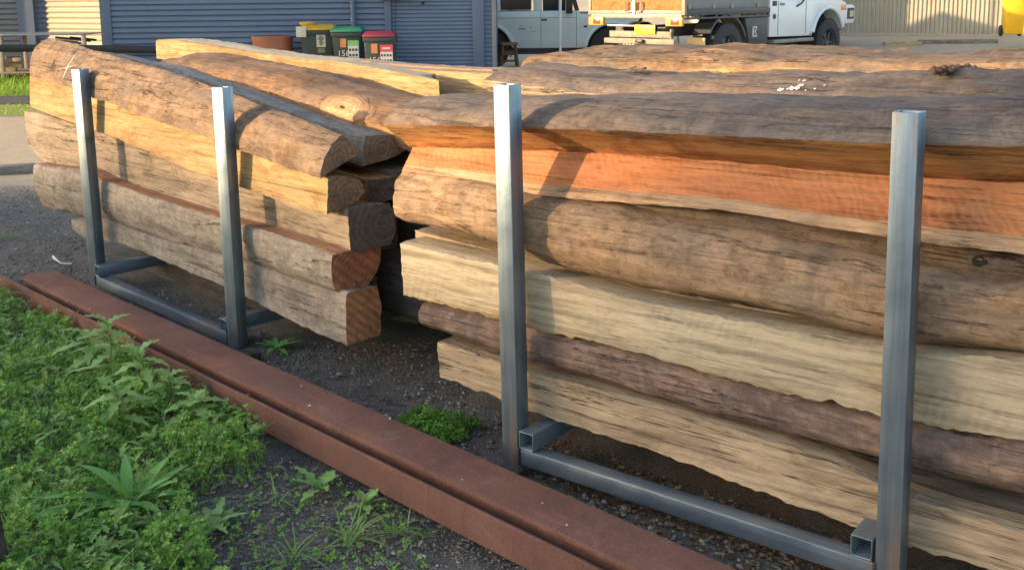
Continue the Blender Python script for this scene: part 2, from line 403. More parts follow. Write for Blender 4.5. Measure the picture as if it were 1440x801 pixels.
def ground():
    mb = MB(); xs = np.concatenate([-np.geomspace(900, 9, 16), np.linspace(-8, 12, 110), np.geomspace(13, 900, 16)])
    ys = np.concatenate([-np.geomspace(200, 2, 8), np.linspace(-1.5, 24, 140), np.geomspace(26, 1200, 16)])
    vs = []
    for y in ys:
        for x in xs:
            d = .02*noise.fractal(Vector((x*.8, y*.8, 0)), 1, 2, 3)*(1 if math.hypot(x, y) < 12 else 0) + .008*noise.noise(Vector((x*5, y*5, 2)))
            vs.append((x, y, gz(x, y)+d-.012))
    n = len(xs); fs = [(j*n+i, j*n+i+1, (j+1)*n+i+1, (j+1)*n+i) for j in range(len(ys)-1) for i in range(n-1)]
    mb.add(vs, fs); tag(mb.build('ground', M_soil, smooth=True, angle=80), kind='structure')
ground()

# ------------------------------------------------------------------ common materials
def galv(name, rust=.2, along=2):
    P = lambda a, b: tuple(b if q == along else a for q in range(3))
    t = NT(name); v = t.mapping(); v2 = t.mapping(P(30, 3))
    n = t.noise(v, 9, 5, .6); st = t.noise(v2, 1, 5, .6)
    col = t.mix(n, (.17, .23, .285), (.29, .335, .36)); col = t.mix(t.ramp(st, [(.35, .6), (.6, 0)]), col, (.12, .17, .225))
    col = t.mix(t.ramp(st, [(.62, 0), (.72, .5)]), col, (.42, .44, .43))
    rl = t.noise(t.mapping(P(170, 1.2)), 1, 2, .5); col = t.mix(t.ramp(rl, [(.38, .28), (.50, 0)]), col, (.10, .15, .20)); col = t.mix(t.ramp(rl, [(.60, 0), (.72, .15)]), col, (.46, .50, .52))
    sc = t.noise(t.mapping((60, 60, 60)), 1, 3, .6); col = t.mix(t.ramp(sc, [(.66, 0), (.74, .6)]), col, (.16, .19, .22))
    r = t.noise(t.mapping(P(12, 1.6)), 1, 6, .7)
    rm = t.math('MULTIPLY', t.ramp(r, [(.50, 0), (.64, 1)]), rust)
    col = t.mix(rm, col, (.25, .145, .075))
    t.l(t.math('SUBTRACT', .62, t.math('MULTIPLY', rm, .5)), t.b.inputs['Metallic'])
    m = t.done(col, t.ramp(n, [(.3, .30), (.7, .52)]), .62, t.bump(t.math('ADD', n, sc), .12, .004))
    t.l(t.math('SUBTRACT', .62, t.math('MULTIPLY', rm, .5)), t.b.inputs['Metallic']); return m
def rusty():
    t = NT('rusty_steel'); v = t.mapping()
    n = t.noise(v, 5, 8, .65); f_ = t.noise(v, 120, 4, .7); big = t.noise(t.mapping((2, 9, 9)), 1, 5, .6)
    col = t.ramp(n, [(.3, (.125, .06, .046)), (.5, (.175, .083, .063)), (.7, (.215, .108, .082))])
    col = t.mix(t.ramp(f_, [(.35, .4), (.6, 0)]), col, (.08, .036, .025))
    col = t.mix(t.ramp(big, [(.55, 0), (.75, .65)]), col, (.27, .105, .05))
    col = t.mix(t.ramp(t.noise(v, 9, 9, .8, .8), [(.56, 0), (.70, .55)]), col, (.25, .165, .13))
    stk = t.noise(t.mapping((40, 6, 2.5)), 1, 6, .7)
    col = t.mix(t.ramp(stk, [(.32, .4), (.46, 0)]), col, (.07, .035, .027))
    col = t.mix(t.ramp(t.noise(t.mapping((3, 60, 60)), 1, 5, .7), [(.60, 0), (.72, .5)]), col, (.30, .14, .08))
    return t.done(col, .88, .0, t.bump(t.math('ADD', f_, n), .35, .004), spec=.25)
M_galv = galv('galvanised_steel', .75); M_galv2 = galv('galvanised_steel_blue', .3); M_galvr = galv('galvanised_rail', .5, 0); M_galvc = galv('galvanised_cross_tube', .3, 1); M_rust = rusty()
M_weld = plain('weld_burn', (.10, .065, .045), .7, .3)
M_dark = plain('black_rubber', (.025, .025, .027), .75); M_black = plain('black_plastic', (.02, .02, .022), .45)
M_white = plain('white_paint', (.78, .79, .78), .28, 0, .04, 3); M_glass = plain('dark_glass', (.02, .03, .035), .06, 0, .1)
M_chrome = plain('bright_steel', (.75, .74, .72), .25, .9, .06)
M_char = plain('charcoal_steel', (.055, .058, .068), .5, 0, .15, 5); M_grey = plain('grey_panel', (.22, .235, .25), .5, 0, .1, 4)
M_alloy = plain('weathered_aluminium', (.27, .24, .20), .55, .3, .2, 8)

# ------------------------------------------------------------------ wood
W = dict
M_end_dark = endgrain('dark_sawn_end', (.40, .29, .19), (.20, .14, .095), (0, -.1, -.06), 13)
M_end_grey = endgrain('grey_sawn_end', (.17, .15, .13), (.095, .084, .072), (0, -.15, -.1), 11)
M_end_red = endgrain('red_sawn_end', (.58, .26, .15), (.38, .165, .09), (0, -.12, -.15), 15, saw=9)
M_end_orange = endgrain('orange_sawn_end', (.62, .32, .17), (.44, .21, .105), (0, -.02, -.02), 8, saw=11)
M_end_pale = endgrain('pale_sawn_end', (.46, .33, .18), (.36, .24, .12), (0, -.1, -.1), 12)
bark_grey = wood('weathered_grey_wood', (.27, .19, .135), (.185, .13, .095), (.075, .056, .045), 6, (.16, .14, .13), .8, crack=.7)
bark_brown = wood('weathered_brown_wood', (0.322, 0.202, 0.12), (0.23, 0.143, 0.083), (0.092, 0.06, 0.039), 7, (.20, .165, .135), .75, crack=.8)
bark_tan = wood('debarked_tan_wood', (0.43, 0.275, 0.16), (0.31, 0.19, 0.108), (0.12, 0.075, 0.048), 7, (.25, .21, .17), .6, crack=.7)
bark_warm = wood('warm_brown_wood', (0.361, 0.195, 0.095), (0.266, 0.138, 0.067), (0.114, 0.059, 0.033), 5, (.24, .185, .14), .7, crack=.4)
bark_silver = wood('silver_grey_wood', (0.335, 0.28, 0.225), (0.25, 0.205, 0.165), (0.115, 0.092, 0.075), 9, (.27, .25, .225), .7, crack=.8)
cut_orange = wood('fresh_orange_wood', (.66, .34, .13), (.55, .26, .09), (.24, .09, .035), 12, (.50, .32, .16), .5, crack=.9)
cut_red = wood('red_sawn_wood', (.57, .215, .085), (.48, .168, .065), (0.29, 0.098, 0.046), 5, (.58, .31, .18), .5, saw=.24, sawdir=(0, R(34), 0), sawsc=15, crack=.7, bump=.25, mottle=.4, sawc=(.68, .34, .17))
cut_yellow = wood('yellow_split_wood', (.45, .295, .135), (.37, .22, .095), (0.24, 0.14, 0.06), 7, (.46, .33, .18), .5, crack=.5)
cut_pale = wood('pale_sawn_wood', (0.56, 0.455, 0.31), (0.46, 0.365, 0.24), (0.27, 0.195, 0.12), 9, (.44, .37, .27), .55, saw=.16, sawdir=(0, R(-20), 0), sawsc=11, crack=.45, mottle=.25)
cut_tan = wood('tan_grained_wood', (0.52, 0.385, 0.255), (0.41, 0.295, 0.19), (0.19, 0.125, 0.08), 17, (.40, .31, .21), .5, crack=1, bump=.3, mottle=.4)
cut_grey = wood('grey_sawn_wood', (0.39, 0.295, 0.205), (0.3, 0.22, 0.15), (0.13, 0.095, 0.07), 10, (.26, .225, .185), .7, crack=.9)
bark_pink = wood('pinkish_grey_wood', (0.328, 0.217, 0.164), (0.221, 0.143, 0.111), (0.061, 0.051, 0.048), 9, (.10, .085, .08), .8, crack=1)
cut_sap = wood('pale_sapwood', (.55, .34, .19), (.47, .26, .14), (.26, .15, .09), 9, (.40, .30, .21), .7)
bark_golden = wood('golden_brown_wood', (.48, .29, .12), (.38, .21, .085), (.18, .1, .045), 6, (.3, .21, .13), .7)
bark_redtop = wood('dull_red_wood', (.42, .20, .11), (.33, .16, .09), (.2, .1, .06), 8, (.28, .20, .15), .7)
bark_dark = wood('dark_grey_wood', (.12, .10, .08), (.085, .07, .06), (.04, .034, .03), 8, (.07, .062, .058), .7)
GR_, GL_ = 'logs stacked in the right rack', 'logs stacked in the left rack'
V0 = .088
RX = 2.3    # the right stack runs on past the edge of the picture
# right stack, front column, top to bottom
log('R1', 'big weathered half log with orange underside, top front of the right stack', FR, 'lipdome', [cut_orange, bark_grey, cut_orange, M_end_dark], V0-.006, .50,
    top=[(550,150),(575,141),(619,133),(785,133),(930,136),(1100,138),(1240,139),(1327,139),(1440,137)], vt=V0+.24,
    bot=[(555,205),(565,207),(691,210),(900,219),(1100,235),(1246,247),(1300,250),(1440,257)], vb=V0+.124, u0=FR.hit(541, 183, V0)[0], u1=RX, amp=.012, wob=.004, skew0=.0)
log('R2', 'bright red sawn timber log with pale lower edge, upper right stack', FR, 'sap', [cut_red, cut_sap, cut_red, M_end_red], V0+.04, .40,
    top=[(567,207),(691,209),(900,218),(1100,234),(1246,247),(1440,257)], vt=V0+.10,
    bot=[(565,240),(619,247),(697,257),(734,272),(824,281),(980,292),(1100,308),(1157,321),(1243,331),(1299,341),(1440,357)], u1=RX, amp=.004, wob=.002)
log('R3a', 'brown log with a dark knot hole, wedged in the right stack under the red timber', FR, 'round', [bark_brown, bark_brown, cut_tan, M_end_dark], V0+.10, .33,
    top=[(760,268),(900,280),(1100,300),(1440,352)], bot=[(760,300),(826,286),(900,300),(1060,338),(1243,372),(1299,386),(1440,406)], u1=RX, amp=.006)
log('R3', 'round brown log with a stringy split lower edge, third down in right stack', FR, 'round', [bark_warm, bark_tan, cut_tan, M_end_pale], V0-.004, .34,
    top=[(546,236),(620,246),(696,257),(740,275),(832,287),(900,306),(1060,337),(1243,370),(1299,386),(1440,404)],
    bot=[(553,317),(572,324),(670,342),(699,352),(741,372),(826,392),(865,404),(900,412),(1060,441),(1157,468),(1240,484),(1292,493),(1440,504)], u1=RX, amp=.012, rag=.008)
log('R4', 'pale log set back between the round brown log and the broad pale slab', FR, 'flat', [cut_tan, bark_tan, cut_tan, M_end_pale], V0+.115, .27,
    top=[(578,322),(740,365),(1060,432),(1440,500)], bot=[(585,352),(740,392),(1060,465),(1440,525)], u1=RX)
log('R5', 'broad pale yellow sawn slab with splintered lower edge, mid right stack', FR, 'flat', [cut_pale, bark_tan, cut_pale, M_end_pale], V0, .34,
    top=[(562,341),(620,354),(699,372),(740,382),(900,424),(1060,455),(1240,487),(1292,495),(1440,508)],
    bot=[(566,415),(605,424),(702,450),(742,462),(865,490),(940,510),(1060,544),(1237,584),(1289,598),(1440,620)], u1=RX, amp=.005, rag=.012)
log('R6', 'dark pinkish grey cracked log, second from the bottom of the right stack', FR, 'round', [bark_pink, bark_pink, bark_pink, M_end_dark], V0+.008, .33,
    top=[(605,426),(702,446),(865,488),(940,508),(1060,543),(1237,583),(1440,618)],
    bot=[(590,463),(625,474),(707,507),(744,518),(803,532),(940,573),(1060,613),(1237,657),(1285,673),(1440,707)], u1=RX, amp=.009, skew0=.1)
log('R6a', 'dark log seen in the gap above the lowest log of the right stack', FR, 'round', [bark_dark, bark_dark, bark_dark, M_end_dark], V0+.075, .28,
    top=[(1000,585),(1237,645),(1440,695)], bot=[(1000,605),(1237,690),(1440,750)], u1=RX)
log('R7', 'tan grained sawn log with ragged lower edge, lowest in the right stack', FR, 'flat', [cut_tan, bark_tan, cut_tan, M_end_pale], V0+.004, .36,
    top=[(625,484),(707,511),(744,523),(940,576),(1060,613),(1140,638),(1237,678),(1285,702),(1440,745)],
    bot=[(616,530),(708,565),(749,582),(940,644),(960,654),(1060,692),(1233,753),(1281,771),(1440,816)], u1=RX, amp=.005, rag=.01)
# right stack, rows behind
log('T2', 'weathered log with pale sawn front face, behind the top half log of the right stack', FR, 'dome', [cut_tan, bark_grey, cut_tan, M_end_pale], V0+.50, .46,
    top=[(686,102),(715,94),(740,92),(830,97),(935,103),(1010,104),(1100,102),(1240,101),(1315,99),(1440,97)], vt=V0+.74,
    bot=[(680,128),(740,140),(800,152),(900,170),(1000,190),(1100,205),(1440,235)], u1=RX+.3, amp=.016, wob=.008)
log('T3', 'large rough log along the back of the right stack', FR, 'pillow', [bark_brown, bark_brown, bark_brown, M_end_dark], V0+1.02, .5,
    top=[(741,88),(746,80),(757,73),(800,68),(850,65),(900,64),(1000,65),(1050,67),(1100,70),(1140,73),(1200,75),(1270,75),(1350,74),(1440,70)], vt=V0+1.25,
    bot=[(738,106),(900,115),(1100,118),(1440,115)], u1=RX+.6, amp=.022, wob=.010, skew0=.5)
log('T4', 'grey log lying along the far right of the stack tops', FR, 'pillow', [bark_grey, bark_grey, bark_grey, M_end_dark], V0+.86, .42, zt=1.155, zb=.93, u0=1.1, u1=RX+.5, amp=.015)
k = 0
for v_, zs in ((.50, (.16, .42, .67)), (.92, (.15, .40, .64, .86)), (1.36, (.15, .4, .65, .88))):
    for z in zs:
        k += 1
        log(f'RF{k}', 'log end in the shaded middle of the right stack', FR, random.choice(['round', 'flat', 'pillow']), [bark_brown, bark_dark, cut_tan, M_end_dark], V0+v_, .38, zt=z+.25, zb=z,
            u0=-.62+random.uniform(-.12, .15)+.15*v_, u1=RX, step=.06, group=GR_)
# left stack, front column
log('L1', 'large grey brown log with pink and white paint mark, top of left stack', FL, 'quarter', [bark_brown, bark_brown, cut_tan, M_end_dark], V0-.03, .235,
    top=[(42,72),(50,62),(70,53),(110,64),(150,76),(225,97),(300,121),(360,144),(420,166),(476,187)], vt=V0+.09,
    bot=[(42,108),(100,123),(132,139),(200,161),(250,181),(300,198),(337,210),(400,235),(453,250)], amp=.010, skew1=-.25)
log('L2', 'golden sawn log second from the top of the left stack', FL, 'flatback', [cut_yellow, bark_brown, cut_yellow, M_end_dark], V0-.005, .17,
    top=[(42,106),(100,121),(132,137),(200,159),(300,196),(400,233),(466,252)],
    bot=[(42,150),(76,163),(134,184),(180,201),(280,244),(309,251),(340,264),(400,284),(459,302)], amp=.005)
log('L3', 'grey cracked sawn log in the middle of the left stack', FL, 'flat', [cut_grey, bark_silver, cut_grey, M_end_grey], V0+.075, .2,
    top=[(37,157),(60,160),(108,176),(134,184),(180,201),(280,243),(340,264),(400,284),(496,293)],
    bot=[(37,204),(60,230),(115,239),(142,250),(180,262),(308,308),(344,317),(420,338),(491,357)], amp=.007, skew1=.15)
log('L4', 'rounded grey log with red sawn end, second from bottom of left stack', FL, 'roundflat', [bark_silver, bark_silver, bark_redtop, M_end_red], V0-.004, .23,
    top=[(47,231),(116,239),(148,256),(200,274),(308,309),(344,318),(420,340),(469,360)],
    bot=[(46,274),(52,290),(120,305),(148,309),(200,329),(240,342),(320,362),(352,370),(440,400),(489,416)], vb=V0+.06, u0=FL.hit(48, 250, V0)[0], amp=.010)
log('L5', 'pale grey rounded log with orange sawn end, lowest at the front of the left stack', FL, 'square', [bark_silver, bark_silver, bark_silver, M_end_orange], V0+.012, .155,
    top=[(104,310),(120,307),(148,309),(200,330),(240,341),(320,362),(352,371),(440,402),(497,414)],
    bot=[(101,322),(120,335),(172,342),(240,371),(320,405),(352,421),(420,457),(488,487)], amp=.010, rag=.006)
log('M6', 'grey squared log end tucked under the dark rounded end, top of the gap', FL, 'square', [bark_silver, bark_silver, bark_silver, M_end_dark], V0+.36, .2,
    top=[(200,160),(556,243)], bot=[(200,200),(552,266)], amp=.004)
log('M7', 'split log with a warm brown end, middle of the gap between the stacks', FL, 'round', [cut_tan, bark_brown, cut_tan, M_end_orange], V0+.46, .2,
    top=[(200,220),(552,290)], bot=[(200,270),(545,338)], amp=.006)
log('M8', 'half round log with a pale reddish end, low in the gap between the stacks', FL, 'pillow', [bark_brown, bark_brown, cut_tan, M_end_red], V0+.44, .22,
    top=[(200,270),(545,342)], bot=[(200,320),(540,376)], amp=.006)
log('M9', 'pale sawn log end low in the gap, beside the dark pinkish log', FL, 'square', [cut_tan, cut_tan, cut_tan, M_end_pale], V0+.56, .24,
    top=[(200,360),(590,424)], bot=[(200,390),(585,456)], amp=.006)
# left stack, behind
log('M1', 'silver grey half log with dark rounded end, beside the top of the left stack', FL, 'flatback', [bark_silver, bark_silver, bark_silver, M_end_dark], V0+.25, .22,
    top=[(90,67),(150,78),(217,90),(300,118),(441,170),(505,189),(523,193)], vt=V0+.27, bot=[(90,110),(300,170),(440,212),(509,234)], amp=.006)
log('M2', 'half log with an orange sunlit cut, in the gap between the two stacks', FL, 'tilt', [cut_orange, bark_dark, cut_orange, M_end_grey], V0+.22, .15,
    top=[(200,150),(440,232),(523,255)], vt=V0+.24, bot=[(200,200),(440,270),(512,291)], amp=.004)
log('M3', 'dark grey log end under the orange cut log, in the gap between the two stacks', FL, 'square', [bark_dark, bark_dark, bark_dark, M_end_grey], V0+.24, .2,
    top=[(200,215),(505,300)], bot=[(200,290),(505,362)], amp=.004)
log('M4', 'rounded log end with reddish heart behind the red ended log, low in the left stack', FL, 'pillow', [bark_silver, bark_silver, cut_red, M_end_red], V0+.25, .15,
    top=[(200,290),(490,362)], bot=[(200,350),(490,420)], amp=.004)
log('M5', 'dark squared log low in the gap between the two stacks', FL, 'square', [bark_dark, bark_dark, cut_grey, M_end_grey], V0+.24, .26,
    top=[(200,340),(515,393)], bot=[(200,410),(515,460)], amp=.004)
log('K', 'thick brown log with a large round knot, across the top of the left stack', FL, 'dome', [bark_golden, bark_warm, cut_tan, M_end_pale], V0+.40, .50,
    top=[(222,92),(232,80),(250,73),(277,72),(320,76),(360,84),(460,101),(500,117),(540,127),(587,137),(630,142)], vt=V0+.72,
    bot=[(222,103),(237,108),(360,145),(452,170),(535,200),(575,216)], amp=.012, wob=.006, u1=None)
log('S2', 'bright yellow split log with square cut end, behind the knotted log', FL, 'tilt', [cut_yellow, cut_pale, cut_pale, M_end_pale], V0+.93, .2,
    top=[(374,78),(430,84),(467,87),(535,99),(620,115)], bot=[(374,100),(460,115),(540,135),(620,150)], skew1=-1.5, amp=.008)
log('S1', 'pale sawn beam starting farthest left along the back of the left stack', FL, 'square', [cut_yellow, cut_tan, cut_pale, M_end_pale], V0+1.0, .22,
    top=[(220,56),(238,55),(300,64),(360,74),(400,80),(470,90)], bot=[(220,83),(360,100),(470,110)], amp=.006)
log('S3', 'long tan sawn log with a square cut end behind the yellow split log', FL, 'tilt', [cut_yellow, cut_tan, cut_tan, M_end_pale], V0+1.22, .24,
    top=[(420,84),(560,98),(690,105),(785,112)], bot=[(420,120),(690,142),(785,152)], skew1=-1.5, amp=.005)
log('S4', 'long reddish slab along the back of the left stack, in front of the bins', FL, 'tilt', [cut_red, cut_tan, cut_tan, M_end_dark], V0+1.50, .22,
    top=[(375,77),(467,83),(535,90),(610,95),(688,99)], bot=[(375,100),(535,110),(686,116)], amp=.006)
k = 0
for v_, zs in ((.30, (.17,)), (.50, (.16, .38, .60)), (.9, (.15, .37, .59)), (1.25, (.15, .38, .62))):
    for z in zs:
        k += 1
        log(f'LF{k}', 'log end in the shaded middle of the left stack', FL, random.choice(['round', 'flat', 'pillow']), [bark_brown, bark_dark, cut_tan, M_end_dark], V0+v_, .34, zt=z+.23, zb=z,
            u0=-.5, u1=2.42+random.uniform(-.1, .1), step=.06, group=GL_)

# ------------------------------------------------------------------ racks
def hollow(mb, a, b, c, d, z0, z1, t=.004, lean=(0, 0), m=0):
    """open-topped square tube standing between z0 and z1"""
    def ring(i, z):
        k = (z-z0)/(z1-z0); ox, oy = lean[0]*k, lean[1]*k
        return [(a+i+ox, c+i+oy, z), (b-i+ox, c+i+oy, z), (b-i+ox, d-i+oy, z), (a+i+ox, d-i+oy, z)]
    vs = ring(0, z0)+ring(0, z1)+ring(t, z1)+ring(t, z0+.05)
    fs = []
    for k in range(3): fs += [(k*4+i, k*4+(i+1) % 4, k*4+4+(i+1) % 4, k*4+4+i) for i in range(4)]
    fs += [(3, 2, 1, 0), (12, 13, 14, 15)]
    return mb.add(vs, fs, m)
def htube(mb, u0, u1, v0, v1, z0, z1, t=.004, m=0):      # tube along v, open at the near end
    def ring(i, v): return [(u0+i, v, z0+i), (u1-i, v, z0+i), (u1-i, v, z1-i), (u0+i, v, z1-i)]
    vs = ring(0, v1)+ring(0, v0)+ring(t, v0)+ring(t, v0+.5)
    fs = []
    for k in range(3): fs += [(k*4+i, k*4+(i+1) % 4, k*4+4+(i+1) % 4, k*4+4+i) for i in range(4)]
    fs += [(3, 2, 1, 0), (12, 13, 14, 15)]
    return mb.add(vs, fs, m)
def rack(label, fr, posts, railpx, twist, back, mat):
    root = empty('steel_rack', mat=fr.mat()); tag(root, label, 'rack', 'steel racks holding the logs')
    tops = []; us = []
    for (bx, by, tx, ty) in posts:
        ub = fr.hit(bx, by, .031)[0]; us.append(ub)
        ut, zt = fr.hit(tx, ty, .031)
        mb = MB(); h_ = .0285
        hollow(mb, -h_, h_, -h_, h_, .0, zt, lean=(0, 0))
        p = mb.build('post', mat, root, bevel=.006, angle=50)
        p.matrix_local = Matrix.Translation((ub, .031, 0)) @ Matrix(((1,0,(ut-ub)/zt,0),(0,1,0,0),(0,0,1,0),(0,0,0,1))) @ Matrix.Rotation(twist, 4, 'Z')
        tops.append(zt)
    zr = .5*(fr.hit(*railpx[0], .005)[1]+fr.hit(*railpx[1], .005)[1])
    mb = MB(); mb.b2((us[0]+.032, .004, zr-.052), (us[1]-.032, .056, zr)); mb.build('rail', M_galvr, root, bevel=.006)
    for k, u in enumerate(us):
        a = u+.034 if k == 0 else u-.088
        mb = MB(); htube(mb, a, a+.052, .0, back, zr+.002, zr+.056); mb.build('cross_tube', M_galvc, root, bevel=.003)
        mb = MB(); mb.b2((u-.03, back-.06, 0), (u+.03, back, .85)); mb.build('post', mat, root, bevel=.006)
    mb = MB(); mb.b2((us[0]+.032, back-.056, zr-.052), (us[1]-.032, back-.004, zr)); mb.build('rail', M_galvr, root, bevel=.006)
    for k, u in enumerate(us):              # weld beads where the rail meets the posts
        x = u+.031 if k == 0 else u-.031
        mb = MB(); mb.tube([(x, .002, zr-.05), (x+.001, .000, zr-.02), (x, .002, zr+.002)], .004, 6); mb.build('weld_bead', M_weld, root, smooth=True)
    return zr
zR = rack('tall galvanised steel rack holding the right stack of logs', FR, [(726, 655, 706, 118), (1252, 820, 1271, 156)], [(753, 630), (1180, 783)], 0, 1.85, M_galv)
zL = rack('lower bluish galvanised steel rack holding the left stack of logs', FL, [(139, 398, 111, 97), (335, 488, 311, 122)], [(160, 400), (310, 463)], R(17), 1.75, M_galv2)

# ------------------------------------------------------------------ rusty beams in front
a_, b_ = ground_at(400, 622, .03), ground_at(742, 801, .03)
FB = Frame(a_, b_)
def beam(name, label, prof_, u0, u1, z):
    mb = MB(); n = 40; P = prof_; m = len(P); vs = []
    for i in range(n+1):
        u = u0+(u1-u0)*i/n
        for (v, zz) in P: vs.append((u-u0, v+.0015*noise.noise(Vector((u*3, zz*5, 1))), zz+.0012*noise.noise(Vector((u*4, v*9, 5)))))
    fs = [(i*m+j, i*m+(j+1) % m, (i+1)*m+(j+1) % m, (i+1)*m+j) for i in range(n) for j in range(m)]
    fs += [tuple(range(m))[::-1], tuple(range(n*m, n*m+m))]
    mb.add(vs, fs); o = mb.build(name, M_rust, bevel=0, smooth=True, matrix=FB.mat(u0, 0, z), angle=30); tag(o, label, 'steel beam'); return o
vt_, zt_ = None, FB.hit(400, 584, 0)[1]
hf = zt_-.03
u_l = (ground_at(14, 389, .15)-FB.o).dot(FB.u)
# front channel: web to the front, narrow flanges turned back
beam('rusty_channel', 'narrow rusty steel channel lying on edge in front of the wide rusty beam', [(0, .002), (.003, 0), (.016, 0), (.016, .006), (.008, .008), (.008, hf-.008), (.012, hf-.006), (.012, hf-.002), (.009, hf), (.003, hf), (0, hf-.003)], u_l-.55, 1.6, .03)
lf = .020
wv_ = (ground_at(400, 521, zt_+lf)-FB.o).dot(FB.v); w0 = .036; hr = hf+lf
beam('rusty_beam', 'wide rusty steel beam with flat top lying in front of both log racks', [(w0, .002), (w0+.002, 0), (wv_-.002, 0), (wv_, .002), (wv_, hr-.004), (wv_-.004, hr), (w0+.004, hr), (w0+.001, hr-.0015), (w0, hr-.005), (w0, hr-.014), (w0+.02, hr-.016), (w0+.02, .02)], u_l, 1.6, .03)
for (px, py, lab) in ((205, 545, 'short dark timber block propping the rusty beams above the weeds'),):
    g = ground_at(px, py); u = (g-FB.o).dot(FB.u)
    mb = MB(); mb.box((0, .16, .012), (.09, .5, .034)); tag(mb.build('timber_block', bark_dark, bevel=.006, matrix=FB.mat(u, 0, 0)), lab, 'timber')
# scattered flakes on the beam's top
mb = MB()
for px, py in ((93, 424), (97, 436), (126, 435), (424, 543), (435, 571), (548, 589), (653, 630), (650, 675), (763, 708), (797, 739)):
    p = ground_at(px, py, zt_+.0215); r_ = random.uniform(.0025, .005)
    a = random.random()*3
    mb.add([(p.x+r_*math.cos(a+q)*random.uniform(.6, 1.3), p.y+r_*math.sin(a+q)*random.uniform(.6, 1.3), p.z+(.002 if q else .004)) for q in (0, 1.3, 2.6, 4, 5.2)], [(0, 1, 2, 3, 4)])
tag(mb.build('wood_chips', plain('pale_chip', (.6, .52, .42), .9), smooth=False), 'tiny pale wood chips scattered on top of the wide rusty beam', 'wood chips', kind='stuff')

# ------------------------------------------------------------------ marks and splinters on the logs
M_chalk = plain('white_paint_mark', (.40, .35, .31), .9, 0, .3, 40); M_pink = plain('pink_paint_mark', (.45, .23, .20), .9, 0, .3, 40)
M_drop = plain('bird_dropping', (.8, .8, .78), .9); M_splint = wood('splinter_wood', (.62, .45, .24), (.5, .33, .16), (.3, .18, .08), 14)
o = LOGS['L1']
ribbon('paint_mark', o, [(110, 74), (103, 82), (97, 92), (92, 103), (88, 112)], 1.4, M_chalk)
ribbon('paint_mark', o, [(83, 98), (92, 96), (102, 93), (110, 92)], 1.8, M_pink)
ribbon('crack', o, [(78, 84), (75, 90), (73, 95)], 2.2, bark_dark)
o = LOGS['T2']
for (x, y, w_, h_) in ((1098, 127, 9, 3), (1108, 126, 4, 2), (1114, 125, 8, 4), (1121, 125, 7, 3.5), (1126, 121, 9, 3), (1131, 114.5, 5, 1.5), (1124, 114, 2.5, 1.5), (1160, 121, 4, 1.5), (1146, 126, 3, 1.5), (1133, 128, 2, 1)):
    ribbon('bird_dropping', o, [(x-w_/2, y+1), (x, y), (x+w_/2, y-.6)], h_, M_drop, .003, 4, .6)
ribbon('split', LOGS['T3'], [(955, 101.5), (1000, 99), (1050, 99.5), (1100, 97.5), (1168, 100)], 4.5, cut_orange, .003, 6, .6)
for pts in ([(880, 104), (905, 95), (925, 101)], [(872, 105), (900, 103), (940, 106)], [(890, 106), (915, 99), (938, 104)]):
    ribbon('bark_strip', LOGS['T2'], pts, 3.2, bark_brown, .012, 5, .5)
ribbon('crack', LOGS['R1'], [(1068, 178), (1080, 177), (1095, 174)], 1.2, bark_dark, .001)
ribbon('knot_hole', LOGS['R3a'], [(1367, 368), (1374, 367), (1381, 368), (1389, 370)], 15, bark_dark, .0015, 4, .25)
for pts, w_ in (([(540, 288), (552, 289), (562, 292), (574, 297)], 2.2), ([(560, 300), (580, 300), (610, 308), (640, 322)], 3), ([(590, 290), (620, 302), (660, 318)], 2.6), ([(640, 312), (670, 330), (690, 348)], 2.2), ([(640, 430), (660, 441), (700, 452)], 2.6), ([(800, 470), (830, 482), (880, 494)], 3)):
    q = LOGS['R5'] if pts[0][1] > 400 else LOGS['R3']
    ribbon('splinter', q, pts, w_, M_splint if pts[0][1] < 295 or pts[0][1] > 400 else bark_warm, .004, 5, .5)
for pts, w_ in (([(835, 385), (865, 402), (905, 410), (950, 420)], 6), ([(850, 396), (890, 404), (930, 414)], 2.5), ([(900, 405), (960, 421), (1010, 430)], 4)):
    ribbon('bark_strip', LOGS['R3'], pts, w_, bark_brown, .004, 6, .5)
